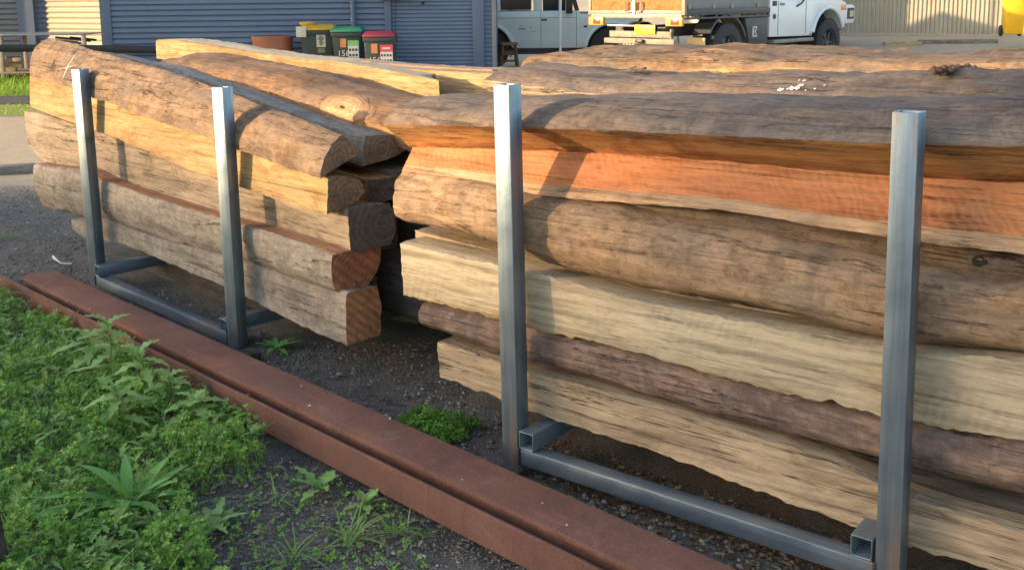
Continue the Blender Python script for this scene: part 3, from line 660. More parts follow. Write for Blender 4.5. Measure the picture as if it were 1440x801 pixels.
# big knot on the brown log
def knot(o, cx, cy, rx, ry):
    t = NT('knot_rings'); v = t.mapping((1, 1.0, 1.0), src='UV')
    ctr = t.mapping((1, 1, 1), loc=(-.42, -.5, 0), src='UV')
    rg = t.wave(ctr, 2.9, 7, 6, 1.6, 'RINGS', 'Z')
    nz = t.noise(v, 7, 8, .7, .5); col = t.mix(rg, (.46, .25, .11), (.56, .33, .15)); col = t.mix(t.ramp(nz, [(.38, .7), (.55, 0)]), col, (.30, .15, .065)); ln = t.n('ShaderNodeVectorMath'); ln.operation = 'LENGTH'; t.l(ctr, ln.inputs[0])
    col = t.mix(t.ramp(ln.outputs['Value'], [(.03, .95), (.07, 0)]), col, (.03, .015, .01))
    col = t.mix(t.ramp(ln.outputs['Value'], [(.30, 0), (.5, 1)]), col, (.27, .145, .07))
    m_ = t.done(col, .85, 0, t.bump(t.math('ADD', rg, nz), .25, .006))
    n1, n2 = 9, 36; vs = []; uv = []; inv = o.matrix_world.inverted()
    for i in range(n1+1):
        for k in range(n2):
            a = 2*math.pi*k/n2; rr = i/n1*(1+.10*math.sin(2*a+1)+.07*math.sin(5*a)+.05*math.sin(9*a+2))
            x, y = cx+rx*rr*math.cos(a), cy+ry*rr*math.sin(a); p = on_surface(o, x, y)
            if p[0] is None: p = (Vector(last[0]), last[1])
            last = p; f_ = 1-(i/n1)**3
            vs.append(tuple(inv @ (p[0]+p[1]*(.0015+.005*f_-.004*(i < 2))))); uv.append((.5+.5*rr*math.cos(a), .5-.5*rr*math.sin(a)))
    mb = MB(); mb.add(vs, [(i*n2+k, i*n2+(k+1) % n2, (i+1)*n2+(k+1) % n2, (i+1)*n2+k) for i in range(n1) for k in range(n2)])
    c = mb.build('knot', m_, smooth=True, angle=80); c.parent = o
    ul = c.data.uv_layers.new(name='UVMap')
    for lp in c.data.loops: ul.data[lp.index].uv = uv[lp.vertex_index]
knot(LOGS['K'], 488, 152, 36, 21)
# dried clump lying on the log tops
def clump():
    p, nrm = on_surface(LOGS['T4'], 1330, 98)
    if p is None: p, nrm = on_surface(LOGS['T2'], 1330, 102)
    mb = MB()
    for k in range(70):
        t = random.random(); c = Vector((-.07+.17*t, random.gauss(0, .012)+.05*(t-.5), random.uniform(0, .012))); r_ = random.uniform(.003, .011)
        vs = []; n = 6
        for a in range(n):
            for b in range(4):
                th = math.pi*(b+.5)/4; ph = 2*math.pi*a/n; q = r_*random.uniform(.6, 1.3)
                vs.append(c+Vector((q*math.sin(th)*math.cos(ph), q*math.sin(th)*math.sin(ph), q*math.cos(th))))
        mb.add(vs, [(a*4+b, a*4+b+1, ((a+1) % n)*4+b+1, ((a+1) % n)*4+b) for a in range(n) for b in range(3)]+[tuple(a*4 for a in range(n)), tuple(a*4+3 for a in range(n))])
    tag(mb.build('mud_clump', plain('dry_mud', (.13, .075, .045), .95, 0, .4, 60), loc=tuple(p), rz=.3), 'crumbly dark brown clump lying on top of a grey log', 'clump')
clump()

# ------------------------------------------------------------------ buildings and fences
def ribbed(mb, L, z0, z1, pitch, depth, horiz, kind='corr', m=0):
    """profiled sheet in the local x-z plane, front towards -y"""
    n = int(((z1-z0) if horiz else L)/pitch); pts = []
    for i in range(n+1):
        b = i*pitch
        if kind == 'corr': pts += [(b+pitch*q, depth*.5*math.cos(2*math.pi*q)) for q in (0, .125, .25, .375, .5, .625, .75, .875)]
        elif kind == 'board': pts += [(b, depth*.0), (b+pitch*.18, -depth), (b+pitch*.78, -depth*.82), (b+pitch*.9, 0)]
        else: pts += [(b, 0), (b+pitch*.22, -depth), (b+pitch*.48, -depth), (b+pitch*.70, 0)]
    end = (z1-z0) if horiz else L
    pts = [p for p in pts if p[0] <= end]
    if horiz: vs = [(0, y, z0+a) for a, y in pts]+[(L, y, z0+a) for a, y in pts]
    else: vs = [(a, y, z0) for a, y in pts]+[(a, y, z1) for a, y in pts]
    k = len(pts); mb.add(vs, [(i, i+1, k+i+1, k+i) for i in range(k-1)], m); return mb
M_blue = plain('slate_blue_cladding', (.115, .155, .235), .45, 0, .06, 2); M_bluetrim = plain('slate_blue_trim', (.105, .145, .215), .42, 0, .05, 2)
M_stone = plain('stone_cladding', (.32, .275, .20), .5, 0, .05, 2); M_steelblue = plain('fence_sheet', (.36, .325, .245), .5, 0, .06, 3)
M_conc = plain('pale_concrete', (.42, .40, .37), .9, 0, .2, 4, .3)
YW = 17.6
def wx(px, Y=YW): return (px-PX)/F*Y
def shed():
    r = empty('blue_shed', (wx(150), YW, 0)); tag(r, 'slate blue clad shed with a roller door behind the wheelie bins', 'shed')
    L = wx(699)-wx(150); u = lambda px: wx(px)-wx(150)
    mb = MB(); ribbed(mb, u(545)-.0, 0, 2.75, .094, .028, True, 'board'); mb.build('wall', M_blue, r)
    mb = MB(); mb.b2((0, -.045, 0), (u(165), .02, 2.75)); mb.build('corner_trim', M_bluetrim, r, bevel=.004)
    mb = MB(); mb.b2((u(545), -.05, 0), (u(554), .05, 2.75)); mb.build('door_jamb', M_bluetrim, r, bevel=.004)
    mb = MB(); mb.b2((u(667), -.05, 0), (u(683), .05, 2.75)); mb.build('door_jamb', M_bluetrim, r, bevel=.004)
    d = MB(); ribbed(d, u(667)-u(554), 0, 2.2, .066, .018, True, 'board'); rd = d.build('roller_door', M_blue, r); rd.location = (u(554), .03, 0)
    mb = MB(); mb.b2((u(554), -.02, 2.2), (u(667), .05, 2.75)); mb.build('lintel', M_bluetrim, r)
    c = MB(); ribbed(c, u(695)-u(683), 0, 2.75, .076, .02, True, 'corr'); cw = c.build('wall', M_blue, r); cw.location = (u(683), 0, 0)
    mb = MB(); mb.b2((u(694), -.04, 0), (u(700), .06, 2.75)); mb.build('corner_trim', M_grey, r, bevel=.004)
    mb = MB(); mb.b2((u(700)-.02, .06, 0), (u(700), 1.75, 2.75)); mb.b2((0, .06, 0), (.02, 1.75, 2.75)); mb.b2((0, 1.75, 0), (u(700), 1.80, 2.75)); mb.build('wall', M_blue, r)
    mb = MB(); mb.add([(-.3, -.4, 2.75), (L+.3, -.4, 2.75), (L+.3, 1.85, 2.95), (-.3, 1.85, 2.95), (-.3, -.4, 2.758), (L+.3, -.4, 2.758), (L+.3, 1.85, 3.03), (-.3, 1.85, 3.03)], [(3,2,1,0),(4,5,6,7),(0,1,5,4),(1,2,6,5),(2,3,7,6),(3,0,4,7)]); mb.build('roof', M_bluetrim, r)
    mb = MB(); mb.tube([(u(502.5), -.09, 0), (u(501), -.09, 2.7)], .042, 14); mb.build('downpipe', M_bluetrim, r, smooth=True)
    # window whose pale sill just enters the top of the picture
    zs = H+.035
    mb = MB(); mb.b2((u(377), -.07, zs), (u(484), .0, zs+.03)); w_ = mb.build('window_frame', M_white, r, bevel=.003)
    mb = MB(); mb.b2((u(377), -.06, zs+.031), (u(379), 0, zs+1.0)); mb.b2((u(482), -.06, zs+.031), (u(484), 0, zs+1.0)); mb.b2((u(377), -.06, zs+1.001), (u(484), 0, zs+1.04)); mb.b2((u(430), -.055, zs+.031), (u(431.5), 0, zs+1.0)); mb.build('mullion', M_white, w_)
    mb = MB(); mb.b2((u(379)+.001, -.045, zs+.031), (u(482)-.001, -.035, zs+1.0)); mb.build('pane', M_glass, w_)
    # dark fittings above the roller door
    f = empty('wall_light', (wx(566), YW-.14, H+.06)); tag(f, 'dark flood light and hanging cable on the wall over the roller door', 'light')
    mb = MB(); mb.lathe([(0, -.26), (.06, -.25), (.075, -.1), (.06, .18), (.03, .24), (0, .25)], (0, 0, -.02), 16, 'X'); mb.build('housing', M_black, f, smooth=True)
    mb = MB(); mb.b2((-.33, -.06, -.09), (-.22, .1, .06)); mb.build('bracket', M_black, f, bevel=.01)
    mb = MB(); mb.tube([(-.05, .05, -.04), (-.06, .07, -.3), (-.09, .09, -.75), (-.11, .095, -1.1)], .006, 6); mb.build('cable', M_black, f)
    g = empty('wall_sensor', (wx(599), YW-.12, H+.02)); tag(g, 'small pale security sensor with a dark round end over the roller door', 'sensor')
    mb = MB(); mb.tube([(0, 0, .2), (.005, -.01, -.07)], .022, 10); mb.build('arm', M_white, g, smooth=True)
    mb = MB(); mb.lathe([(0, -.035), (.03, -.03), (.034, .02), (0, .035)], (.0, -.01, -.11), 14); mb.build('lens', M_black, g, smooth=True)
shed()
def stone_building():
    r = empty('stone_coloured_building', (-6.95, 19.0, 0)); tag(r, 'building with sunlit beige cladding and a dark roller door at the far left', 'building')
    # sunlit wall: runs back to the left, facing the low sun
    rz = math.atan2(.55, -.83); L = 2.6; yo = L*.55
    r.rotation_euler.z = 0
    mb = MB(); ribbed(mb, L, 0, 3.6, .105, .03, True, 'corr'); wl = mb.build('wall', M_stone, r); wl.location = (-L*.83, L*.55, 0); wl.rotation_euler.z = math.atan2(-.55, .83)
    mb = MB(); mb.b2((-.07, -.06, 0), (.03, .06, 3.6)); ct = mb.build('corner_trim', M_stone, r, bevel=.004); ct.rotation_euler.z = math.atan2(-.55, .83)
    # shaded front further left
    x1 = -L*.83
    mb = MB(); mb.b2((x1-.52, yo-.09, 0), (x1-.20, yo+.05, 3.6)); mb.build('door_jamb', M_bluetrim, r)
    mb = MB(); ribbed(mb, .21, 0, 3.6, .105, .03, True, 'corr'); q = mb.build('wall', M_blue, r); q.location = (x1-.21, yo, 0)  # same cladding as the sunlit wall, its shade painted in as slate blue
    mb = MB(); ribbed(mb, 3.2, 0, 3.0, .105, .03, True, 'board'); q = mb.build('roller_door', plain('grey_roller_door', (.17, .18, .20), .5, 0, .06, 2), r); q.location = (x1-3.72, yo+.02, 0)
    mb = MB(); mb.b2((x1-3.8, yo-.05, 3.0), (x1-.52, yo+.07, 3.6)); mb.build('lintel', M_bluetrim, r)
    mb = MB(); mb.b2((x1-3.9, yo-.2, 3.602), (0, 8, 3.7)); mb.build('roof', M_bluetrim, r)
    mb = MB(); mb.b2((-.03, .12, 0), (0, 8, 3.6)); mb.b2((x1-3.9, yo+.1, 0), (x1-3.87, 8, 3.6)); mb.b2((x1-3.87, 8, 0), (-.03, 8.03, 3.6)); mb.build('wall', M_stone, r)
stone_building()
def fence(label, a, b, z0, z1, zb, mat, pitch=.085, name='sheet_fence', rails=True):
    d = Vector((b[0]-a[0], b[1]-a[1], 0)); L = d.length; r = empty(name, (a[0], a[1], zb), math.atan2(d.y, d.x)); tag(r, label, 'fence')
    mb = MB(); ribbed(mb, L, z0, z1, pitch, .025, False, 'trap'); mb.build('sheet', mat, r)
    mb = MB(); mb.b2((0, -.03, z1), (L, .05, z1+.05)); mb.build('top_rail', mat, r)
    mb = MB(); mb.b2((0, -.02, z0-.05), (L, .05, z0)); mb.build('bottom_rail', mat, r)
    for x in np.arange(0, L+.01, L/max(1, round(L/2.4))):
        mb = MB(); mb.b2((x-.03, .03, -.3), (x+.03, .09, z1+.05)); mb.build('post', mat, r)
    return r
pa, pb = depth_at(1130, 58, 23.0), depth_at(1500, 58, 20.6)
fence('corrugated metal fence behind the yellow bin, partly in warm sun', pa, pb, .08, 2.3, .46, M_steelblue)
# unseen blockers added left of the view to shape the evening shade
KX, KH = math.tan(R(14)), math.tan(SUN_EL)/math.cos(R(14))      # sideways drift and drop of sunlight per metre of X
def shade_ridge():  # ridge added out of view, crest shaped to the wanted shadow line
    prof_ = [(-60, 4), (-6, 3), (1.2, 3.2), (1.9, 3.0), (2.08, 1.9), (2.22, .80), (2.45, .62), (3.65, .42), (5.5, .19), (9.2, -.9), (9.7, -1.4), (10.6, -9), (12, -12.5)]
    ys = np.concatenate([np.linspace(-60, 1, 40), np.linspace(1.05, 12, 90)]); vs = []
    for y in ys:
        top = np.interp(y, *zip(*prof_))+60*KH+.10*noise.noise(Vector((y*2.3, 0, 7)))+.05*noise.noise(Vector((y*7, 0, 3)))
        top = max(.3, top); Y = y-60*KX
        vs += [(-96, Y, -1.5), (-63, Y, top*.96), (-60, Y, top), (-57, Y, top*.93), (-34, Y, -1.5)]
    n = len(ys); fs = [(i*5+j, i*5+j+1, i*5+6+j, i*5+5+j) for i in range(n-1) for j in range(4)]
    mb = MB(); mb.add(vs, fs); tag(mb.build('shade_ridge', plain('shade_ridge_green', (.07, .085, .035), .95, 0, .4, .2), smooth=True, angle=80), kind='structure')
shade_ridge()
tk = empty('raised_shade_tank', (-12.5, 15.4, 0)); tag(tk, 'added raised tank shape on four legs, unseen beyond the left side, blocking sun', 'sun blocker')  # box on legs added out of view to keep sun off the blue wall
mb = MB(); mb.b2((-1, -1.05, 1.6), (.9, 1.05, 4.7)); mb.build('tank', M_steelblue, tk, bevel=.05)
sc_ = empty('shade_container', (-12.6, 21.0, 0)); tag(sc_, 'added tall container shape, unseen beyond the left side, shading the far roller door', 'container')  # added out of view to keep sun off the far roller door
mb = MB(); mb.b2((-1, -1.2, 0), (1, 2.4, 4.6)); mb.build('body', M_steelblue, sc_, bevel=.04)
for x in (-.9, .8):
    for y in (-.9, .9):
        mb = MB(); mb.tube([(x, y, -.05), (x, y, 1.6)], .06, 10); mb.build('leg', M_galv2, tk)

# ------------------------------------------------------------------ writing helper
def text(name, body, size, mat, parent, loc, rot, extrude=.001, squash=1.0):
    c = bpy.data.curves.new(name, 'FONT'); c.body = body; c.size = size; c.extrude = extrude; c.align_x = 'CENTER'; c.align_y = 'CENTER'; c.resolution_u = 2
    t = bpy.data.objects.new(name, c); C.objects.link(t); dg = bpy.context.evaluated_depsgraph_get()
    me = bpy.data.meshes.new_from_object(t.evaluated_get(dg)); bpy.data.objects.remove(t)
    me.materials.clear(); me.materials.append(mat)
    o = bpy.data.objects.new(name, me); C.objects.link(o); o.parent = parent; o.location = loc; o.rotation_euler = rot; o.scale.x = squash; return o
FRONT = (R(90), 0, 0)
# ------------------------------------------------------------------ wheelie bins
M_bin = plain('dark_green_plastic', (.028, .042, .036), .42, 0, .1, 3)
def bin_(label, px, ytop, s, wid, hgt, lidmat, bodymat, rz=0, extras=None, Y=None, base=0.0):
    Y = Y or F/s; r = empty('wheelie_bin', ((px-PX)/s, Y, base), rz); tag(r, label, 'wheelie bin', 'wheelie bins in the yard')
    w2, d2 = wid/2, wid*.62; hb = hgt-.09
    mb = MB()
    def ring(w_, a, b, z): return [(-w_, a, z), (w_, a, z), (w_, b, z), (-w_, b, z)]
    vs = ring(w2*.78, -d2*.72, d2*.78, .05)+ring(w2*.95, -d2*.95, d2*.98, hb)
    mb.add(vs, [(0, 1, 5, 4), (1, 2, 6, 5), (2, 3, 7, 6), (3, 0, 4, 7), (3, 2, 1, 0), (4, 5, 6, 7)]); mb.build('body', bodymat, r, bevel=.03)
    mb = MB(); mb.b2((-w2, -d2*1.02, hb-.07), (w2, d2*1.02, hb)); mb.build('rim', bodymat, r, bevel=.012)
    mb = MB(); mb.add(ring(w2*1.02, -d2*1.07, d2*1.06, hb+.002)+ring(w2*1.02, -d2*1.05, d2*1.06, hb+.035)+ring(w2*.85, -d2*.75, d2*.95, hb+.085),
        [(3, 2, 1, 0)]+[(q*4+i, q*4+(i+1) % 4, q*4+4+(i+1) % 4, q*4+4+i) for q in (0, 1) for i in range(4)]+[(8, 9, 10, 11)]); mb.build('lid', lidmat, r, bevel=.012)
    mb = MB(); mb.tube([(-w2*.7, d2*1.0, hb-.02), (-w2*.7, d2*1.22, hb-.01), (w2*.7, d2*1.22, hb-.01), (w2*.7, d2*1.0, hb-.02)], .014, 8); mb.build('handle', bodymat, r, smooth=True)
    for sx in (-1, 1):
        mb = MB(); mb.lathe([(0, -.025), (.09, -.025), (.1, -.01), (.1, .01), (.09, .025), (0, .025)], (sx*w2*.86, d2*.82, .1), 20, 'X'); mb.build('wheel', M_dark, r, smooth=True)
    if extras: extras(r, w2, -d2, hb)
    return r
def slope(z, hb, d2): return -(-d2)*0+d2*(.72+.23*(z-.05)/(hb-.05))        # front face y (d2 negative)
def ystk(z, hb, d): return d*(.72+.23*(z-.05)/(hb-.05))-.006
def sticker(r, nm, x0, x1, z0, z1, hb, d, mat, lift=0):
    mb = MB(); a, b = ystk(z0, hb, d)-lift, ystk(z1, hb, d)-lift
    mb.add([(x0, a, z0), (x1, a, z0), (x1, b, z1), (x0, b, z1)], [(0, 1, 2, 3)]); return mb.build(nm, mat, r)
M_orange = plain('orange_sticker', (.55, .22, .07), .6); M_wht = plain('white_sticker', (.50, .52, .53), .6, 0, .04); M_grn = plain('green_sticker', (.16, .42, .16), .6, 0, .06)
M_redst = plain('red_sticker', (.55, .07, .08), .6); M_cream = plain('cream_sticker', (.55, .52, .40), .6, 0, .2, 60); M_blk = plain('black_ink', (.03, .03, .04), .6)
M_lidY = plain('yellow_lid', (.55, .33, .03), .5, 0, .15, 5); M_lidG = plain('green_lid', (.03, .19, .10), .5, 0, .15, 5); M_lidR = plain('red_lid', (.22, .028, .045), .4, 0, .06, 3)
tilt = R(90)
def exG(r, w2, d, hb):
    sticker(r, 'label', w2*.05, w2*.75, hb-.56, hb-.13, hb, d, M_grn, .002); p = sticker(r, 'label', w2*.07, w2*.73, hb-.40, hb-.22, hb, d, M_wht, .004)
    for k in range(3):
        for j in range(2): sticker(r, 'pictogram', w2*(.12+.2*k), w2*(.25+.2*k), hb-.30-.085*j, hb-.26-.085*j, hb, d, M_blk, .006)
    sticker(r, 'label', -w2*.42, -w2*.05, hb-.24, hb-.10, hb, d, M_orange, .002)
    text('number', '156', .13, M_wht, r, (-w2*.24, ystk(hb-.34, hb, d)-.006, hb-.34), FRONT)
def exR(r, w2, d, hb):
    sticker(r, 'label', w2*.05, w2*.85, hb-.50, hb-.12, hb, d, M_redst, .002); sticker(r, 'label', w2*.07, w2*.83, hb-.42, hb-.23, hb, d, M_wht, .004)
    for k in range(4):
        for j in range(2): sticker(r, 'pictogram', w2*(.11+.18*k), w2*(.22+.18*k), hb-.30-.08*j, hb-.265-.08*j, hb, d, M_blk, .006)
    mb = sticker(r, 'label', w2*.2, w2*.7, hb-.185, hb-.16, hb, d, M_wht, .004)
    sticker(r, 'label', -w2*.5, -w2*.1, hb-.25, hb-.10, hb, d, M_orange, .002)
    text('number', '156', .13, M_wht, r, (-w2*.3, ystk(hb-.36, hb, d)-.006, hb-.36), FRONT)
def exY(r, w2, d, hb):
    sticker(r, 'label', w2*-.05, w2*.45, hb-.27, hb-.07, hb, d, M_cream, .002)
    for k, (a, b, c, e) in enumerate(((.02, .38, .12, .15), (.06, .34, .18, .20), (.12, .28, .09, .24))): sticker(r, 'crest', w2*a, w2*b, hb-e, hb-c, hb, d, plain('khaki_ink', (.22, .20, .13), .7), .004+.001*k)
    sticker(r, 'label', w2*0, w2*.4, hb-.36, hb-.29, hb, d, plain('faded_ink', (.20, .20, .16), .7), .002)
    mb = MB(); mb.box((-w2*.85, d*1.06, hb-.02), (.16, .02, .17)); mb.build('latch', M_cream, r, bevel=.006)
    mb = MB(); mb.lathe([(0, 0), (.13, .005), (.14, .03), (.12, .06), (0, .065)], (-w2*.55, d*.35, hb+.075), 20); mb.build('lid_cap', M_lidY, r, smooth=True)
bin_('dark wheelie bin with yellow lid and cream sticker, leftmost beside the drum', 452, 37, 85, .58, 1.00, M_lidY, M_bin, R(6), exY, base=-.02)
bin_('dark green wheelie bin with bright green lid and orange sticker', 493, 40, 86, .50, .98, M_lidG, M_bin, R(4), exG, base=-.03)
bin_('smaller dark wheelie bin with red lid, nearest the roller door', 538, 50, 88, .50, .90, M_lidR, M_bin, R(2), exR, base=-.02)
M_ybin = plain('bright_yellow_plastic', (.85, .46, .015), .4, 0, .05, 3)
bin_('all yellow wheelie bin against the corrugated fence', 1421, 3, 79, .36, .86, M_ybin, M_ybin, R(-14), None, base=.60)
# brown drum by the bins
r = empty('brown_drum', ((400-PX)/82, 17.0, 0)); tag(r, 'rust brown open drum standing left of the wheelie bins', 'drum')
M_drum = plain('terracotta_paint', (.34, .13, .075), .5, 0, .15, 5)
mb = MB(); mb.lathe([(.315, 0), (.32, .3), (.325, .32), (.32, .34), (.32, .72), (.33, .74), (.33, .79), (.31, .79), (.30, .2), (0, .2)], (0, 0, 0), 32); mb.build('barrel', M_drum, r, smooth=True)
mb = MB(); mb.lathe([(.333, .775), (.34, .785), (.333, .80), (.305, .80)], (0, 0, 0), 32); mb.build('rim', M_drum, r, smooth=True)
# timber stool beside the shed corner
r = empty('timber_stool', ((717-PX)/79, 18.3, 0), R(8)); tag(r, 'worn timber stool with splayed legs beside the shed corner', 'stool')
zt = 1.4-63/79; M_stool = wood('stool_wood', (.24, .15, .09), (.17, .10, .06), (.07, .045, .03), 8)
mb = MB(); mb.box((0, 0, zt-.03), (.30, .26, .05)); mb.build('seat', M_stool, r, bevel=.012)
for sx in (-1, 1):
    for sy in (-1, 1):
        mb = MB(); mb.tube([(sx*.11, sy*.1, zt-.055), (sx*.17, sy*.15, 0)], .018, 8); mb.build('leg', M_stool, r, smooth=True)
for sy in (-1, 1):
    mb = MB(); mb.tube([(-.145, sy*.13, zt-.33), (.145, sy*.13, zt-.33)], .012, 6); mb.build('stretcher', M_stool, r)
mb = MB(); mb.box((0, 0, zt-.19), (.25, .02, .08)); mb.build('stretcher', M_stool, r)
r = tag(MB().lathe([(0, 0), (.05, 0), (.05, .18), (.045, .2), (0, .2)], (0, 0, 0), 14).build('pale_tin', plain('pale_tin_paint', (.5, .5, .48), .5), smooth=True, loc=((706-PX)/80, 18.0, 0)), 'small pale tin standing in front of the stool', 'tin')

# ------------------------------------------------------------------ vehicles
def wheel(parent, x, y, r_, wd, name='wheel', side=1):
    e = MB(); e.lathe([(r_*.60, -wd/2), (r_*.9, -wd/2), (r_*.98, -wd*.42), (r_, -wd*.3), (r_, wd*.3), (r_*.98, wd*.42), (r_*.9, wd/2), (r_*.60, wd/2), (r_*.60, -wd/2)], (0, 0, 0), 40, 'Y')
    for k in range(40):
        a = 2*math.pi*k/40
        for s_ in (-1, 1): e.box((math.cos(a)*r_*1.0, s_*wd*.27, math.sin(a)*r_*1.0), (.03, wd*.3, .045), rot=Matrix.Rotation(-a, 3, 'Y'))
    o = empty(name, (0, 0, 0)); o.parent = parent; o.location = (x, y, r_)
    e.build('tyre', M_dark, o, smooth=True)
    m = MB(); m.lathe([(r_*.61, wd*.45*side), (r_*.55, wd*.40*side), (r_*.5, wd*.15*side), (r_*.2, wd*.22*side), (r_*.12, wd*.36*side), (0, wd*.36*side)], (0, 0, 0), 24, 'Y')
    for k in range(6):
        a = 2*math.pi*k/6; m.box((math.cos(a)*r_*.36, wd*.24*side, math.sin(a)*r_*.36), (r_*.36, .03, r_*.1), rot=Matrix.Rotation(-a, 3, 'Y'))
    m.build('rim', M_char, o, smooth=True); return o
def arch(mb, xs, zs, y0, y1):                  # closed outline plate extruded in y
    return mb.prism(list(zip(xs, zs)), 1, y0, y1)
def arc(cx, cz, r_, a0, a1, n=10): return [(cx+r_*math.cos(R(a0+(a1-a0)*k/n)), cz+r_*math.sin(R(a0+(a1-a0)*k/n))) for k in range(n+1)]
M_cream_van = plain('cream_white_paint', (.66, .74, .71), .3, 0, .05, 2)
def wagon():
    s = 74.; Yv = F/s; X0 = (687-PX)/s       # rear axle
    r = empty('white_wagon', (X0, Yv, 0)); tag(r, 'boxy white off road wagon parked beside the blue shed', 'wagon')
    L1_ = (861-687)/s; rw = .40; side = -.02; W_ = 1.7
    Z = lambda y: H-(y+5)/s
    xx = lambda px: (px-687)/s
    zs, zb, zw = Z(67), Z(29), Z(16)
    # lower body outline with wheel arches
    out = [(-.95, zs+.05)] + [(-.46, zs+.02)] + arc(0, .40, .46, 175, 8, 10) + [(xx(724), zs)] + [(xx(826), zs)] + arc(L1_, .40, .46, 172, 12, 10) + [(xx(878), zs+.12), (xx(905), zs+.15), (xx(905), Z(22)), (xx(818), Z(20)), (xx(812), zw), (-.95, zw)]
    mb = MB(); mb.prism(out, 1, 0, W_); mb.build('body', M_cream_van, r, bevel=.018)
    def g(mb_, a, b, z0, z1, y=-.012, t=.02): mb_.b2((a, y, z0), (b, y+t, z1)); return mb_
    # upper body: pillars, roof, glass
    up = MB(); g(up, -.95, xx(706), zw+.003, 2.0, 0, .05); g(up, xx(752), xx(764), zw+.003, 2.0, 0, .05); g(up, xx(706), xx(752), 1.75, 2.0, 0, .05); g(up, xx(764), xx(800), 1.8, 2.0, 0, .05)
    up.b2((-.95, 0, 2.0), (xx(790), W_, 2.06)); up.b2((-.95, W_-.05, zw+.003), (xx(752), W_, 2.0)); up.b2((-.95, .05, zw+.003), (-.9, W_-.05, 2.0)); up.build('cab_roof', M_cream_van, r, bevel=.015)
    mb = MB(); mb.prism([(xx(810)+.0, zw), (xx(816), zw), (xx(797), 2.0), (xx(790), 2.0)], 1, -.0, .05); mb.build('pillar', M_black, r)
    mb = MB(); mb.b2((xx(708), .01, zw+.035), (xx(748), .03, 1.74)); mb.build('window', M_glass, r)
    mb = MB(); mb.b2((xx(765), .01, zw+.004), (xx(797), .03, 1.79)); mb.build('window', M_glass, r)
    mb = MB(); mb.add([(xx(816), .05, zw+.004), (xx(816), W_-.05, zw+.004), (xx(797), W_-.05, 2.0), (xx(797), .05, 2.0)], [(0, 1, 2, 3)]); mb.build('windscreen', M_glass, r)
    mb = MB(); mb.b2((xx(818), .1, Z(20)+.003), (xx(838), W_-.1, Z(20)+.02)); mb.build('cowl', M_black, r)
    mb = MB(); g(mb, -.9, xx(812), Z(25.5), Z(24.8), -.004, .01); mb.build('crease', M_grey, r)
    mb = MB(); g(mb, xx(811.5), xx(812.3), zs+.02, zw, -.003, .01); g(mb, xx(762), xx(762.7), zs+.02, zw, -.003, .01); mb.build('door_gap', M_grey, r)
    mb = MB(); g(mb, xx(763), xx(771), Z(29), Z(26.8), -.02, .03); mb.build('door_handle', M_black, r, bevel=.004)
    mb = MB(); g(mb, xx(822), xx(827), Z(39), Z(36.5), -.012, .02); mb.build('side_lamp', M_black, r, bevel=.004)
    M_dec = plain('faded_grey_decal', (.28, .33, .33), .5)
    for (a, b, y0, y1) in ((732, 737, 37, 36), (731.5, 741, 41.5, 39), (747, 749, 39, 37), (748, 756, 44, 43.3)):
        mb = MB(); g(mb, xx(a), xx(b), Z(y0), Z(y1), -.003, .005); mb.build('decal', M_dec, r)
    for cx in (0, L1_):
        mb = MB(); pts = arc(cx, .40, .49, 172, 10, 14); mb.tube([(p[0], -.02, p[1]) for p in pts], .035, 8); mb.build('arch_flare', M_cream_van, r, smooth=True)
        mb = MB(); mb.prism(arc(cx, .40, .455, 180, 0, 12), 1, .25, W_-.25); mb.build('wheel_well', M_black, r)
        for y_, sd_ in ((.14, -1), (W_-.14, 1)): wheel(r, cx, y_, rw, .22, side=sd_)
    mb = MB(); mb.b2((xx(806), -.14, zw-.05), (xx(797), -.03, zw+.35)); mb.build('mirror', M_black, r, bevel=.02)
    mb = MB(); mb.b2((-.9, .1, zs-.12), (xx(850), W_-.1, zs-.002)); mb.build('underbody', M_black, r)
wagon()
r = empty('steel_pole', ((789-PX)/76., 19.0, 0)); tag(r, 'thin pale steel pole in front of the white wagon', 'pole')
mb = MB(); mb.tube([(0, 0, 0), (0, 0, 3.4)], .027, 12); mb.build('shaft', M_white, r, smooth=True)
mb = MB(); mb.b2((-.08, -.08, -.01), (.08, .08, .012)); mb.build('base_plate', M_galv2, r)
# carport roof carried by that pole and the shed
r = empty('carport_roof', (1.7, 21.6, 3.42)); tag(r, 'flat carport roof over the white wagon, above the picture', 'roof')
mb = MB(); mb.b2((-1.9, -1.2, 0), (2.4, 2.9, .12)); mb.build('roof_sheet', M_bluetrim, r)
for x, y in ((2.2, 2.6), (-1.7, 2.6)):
    mb = MB(); mb.tube([(x, y, -3.42), (x, y, 0)], .04, 10); mb.build('post', M_galv2, r)

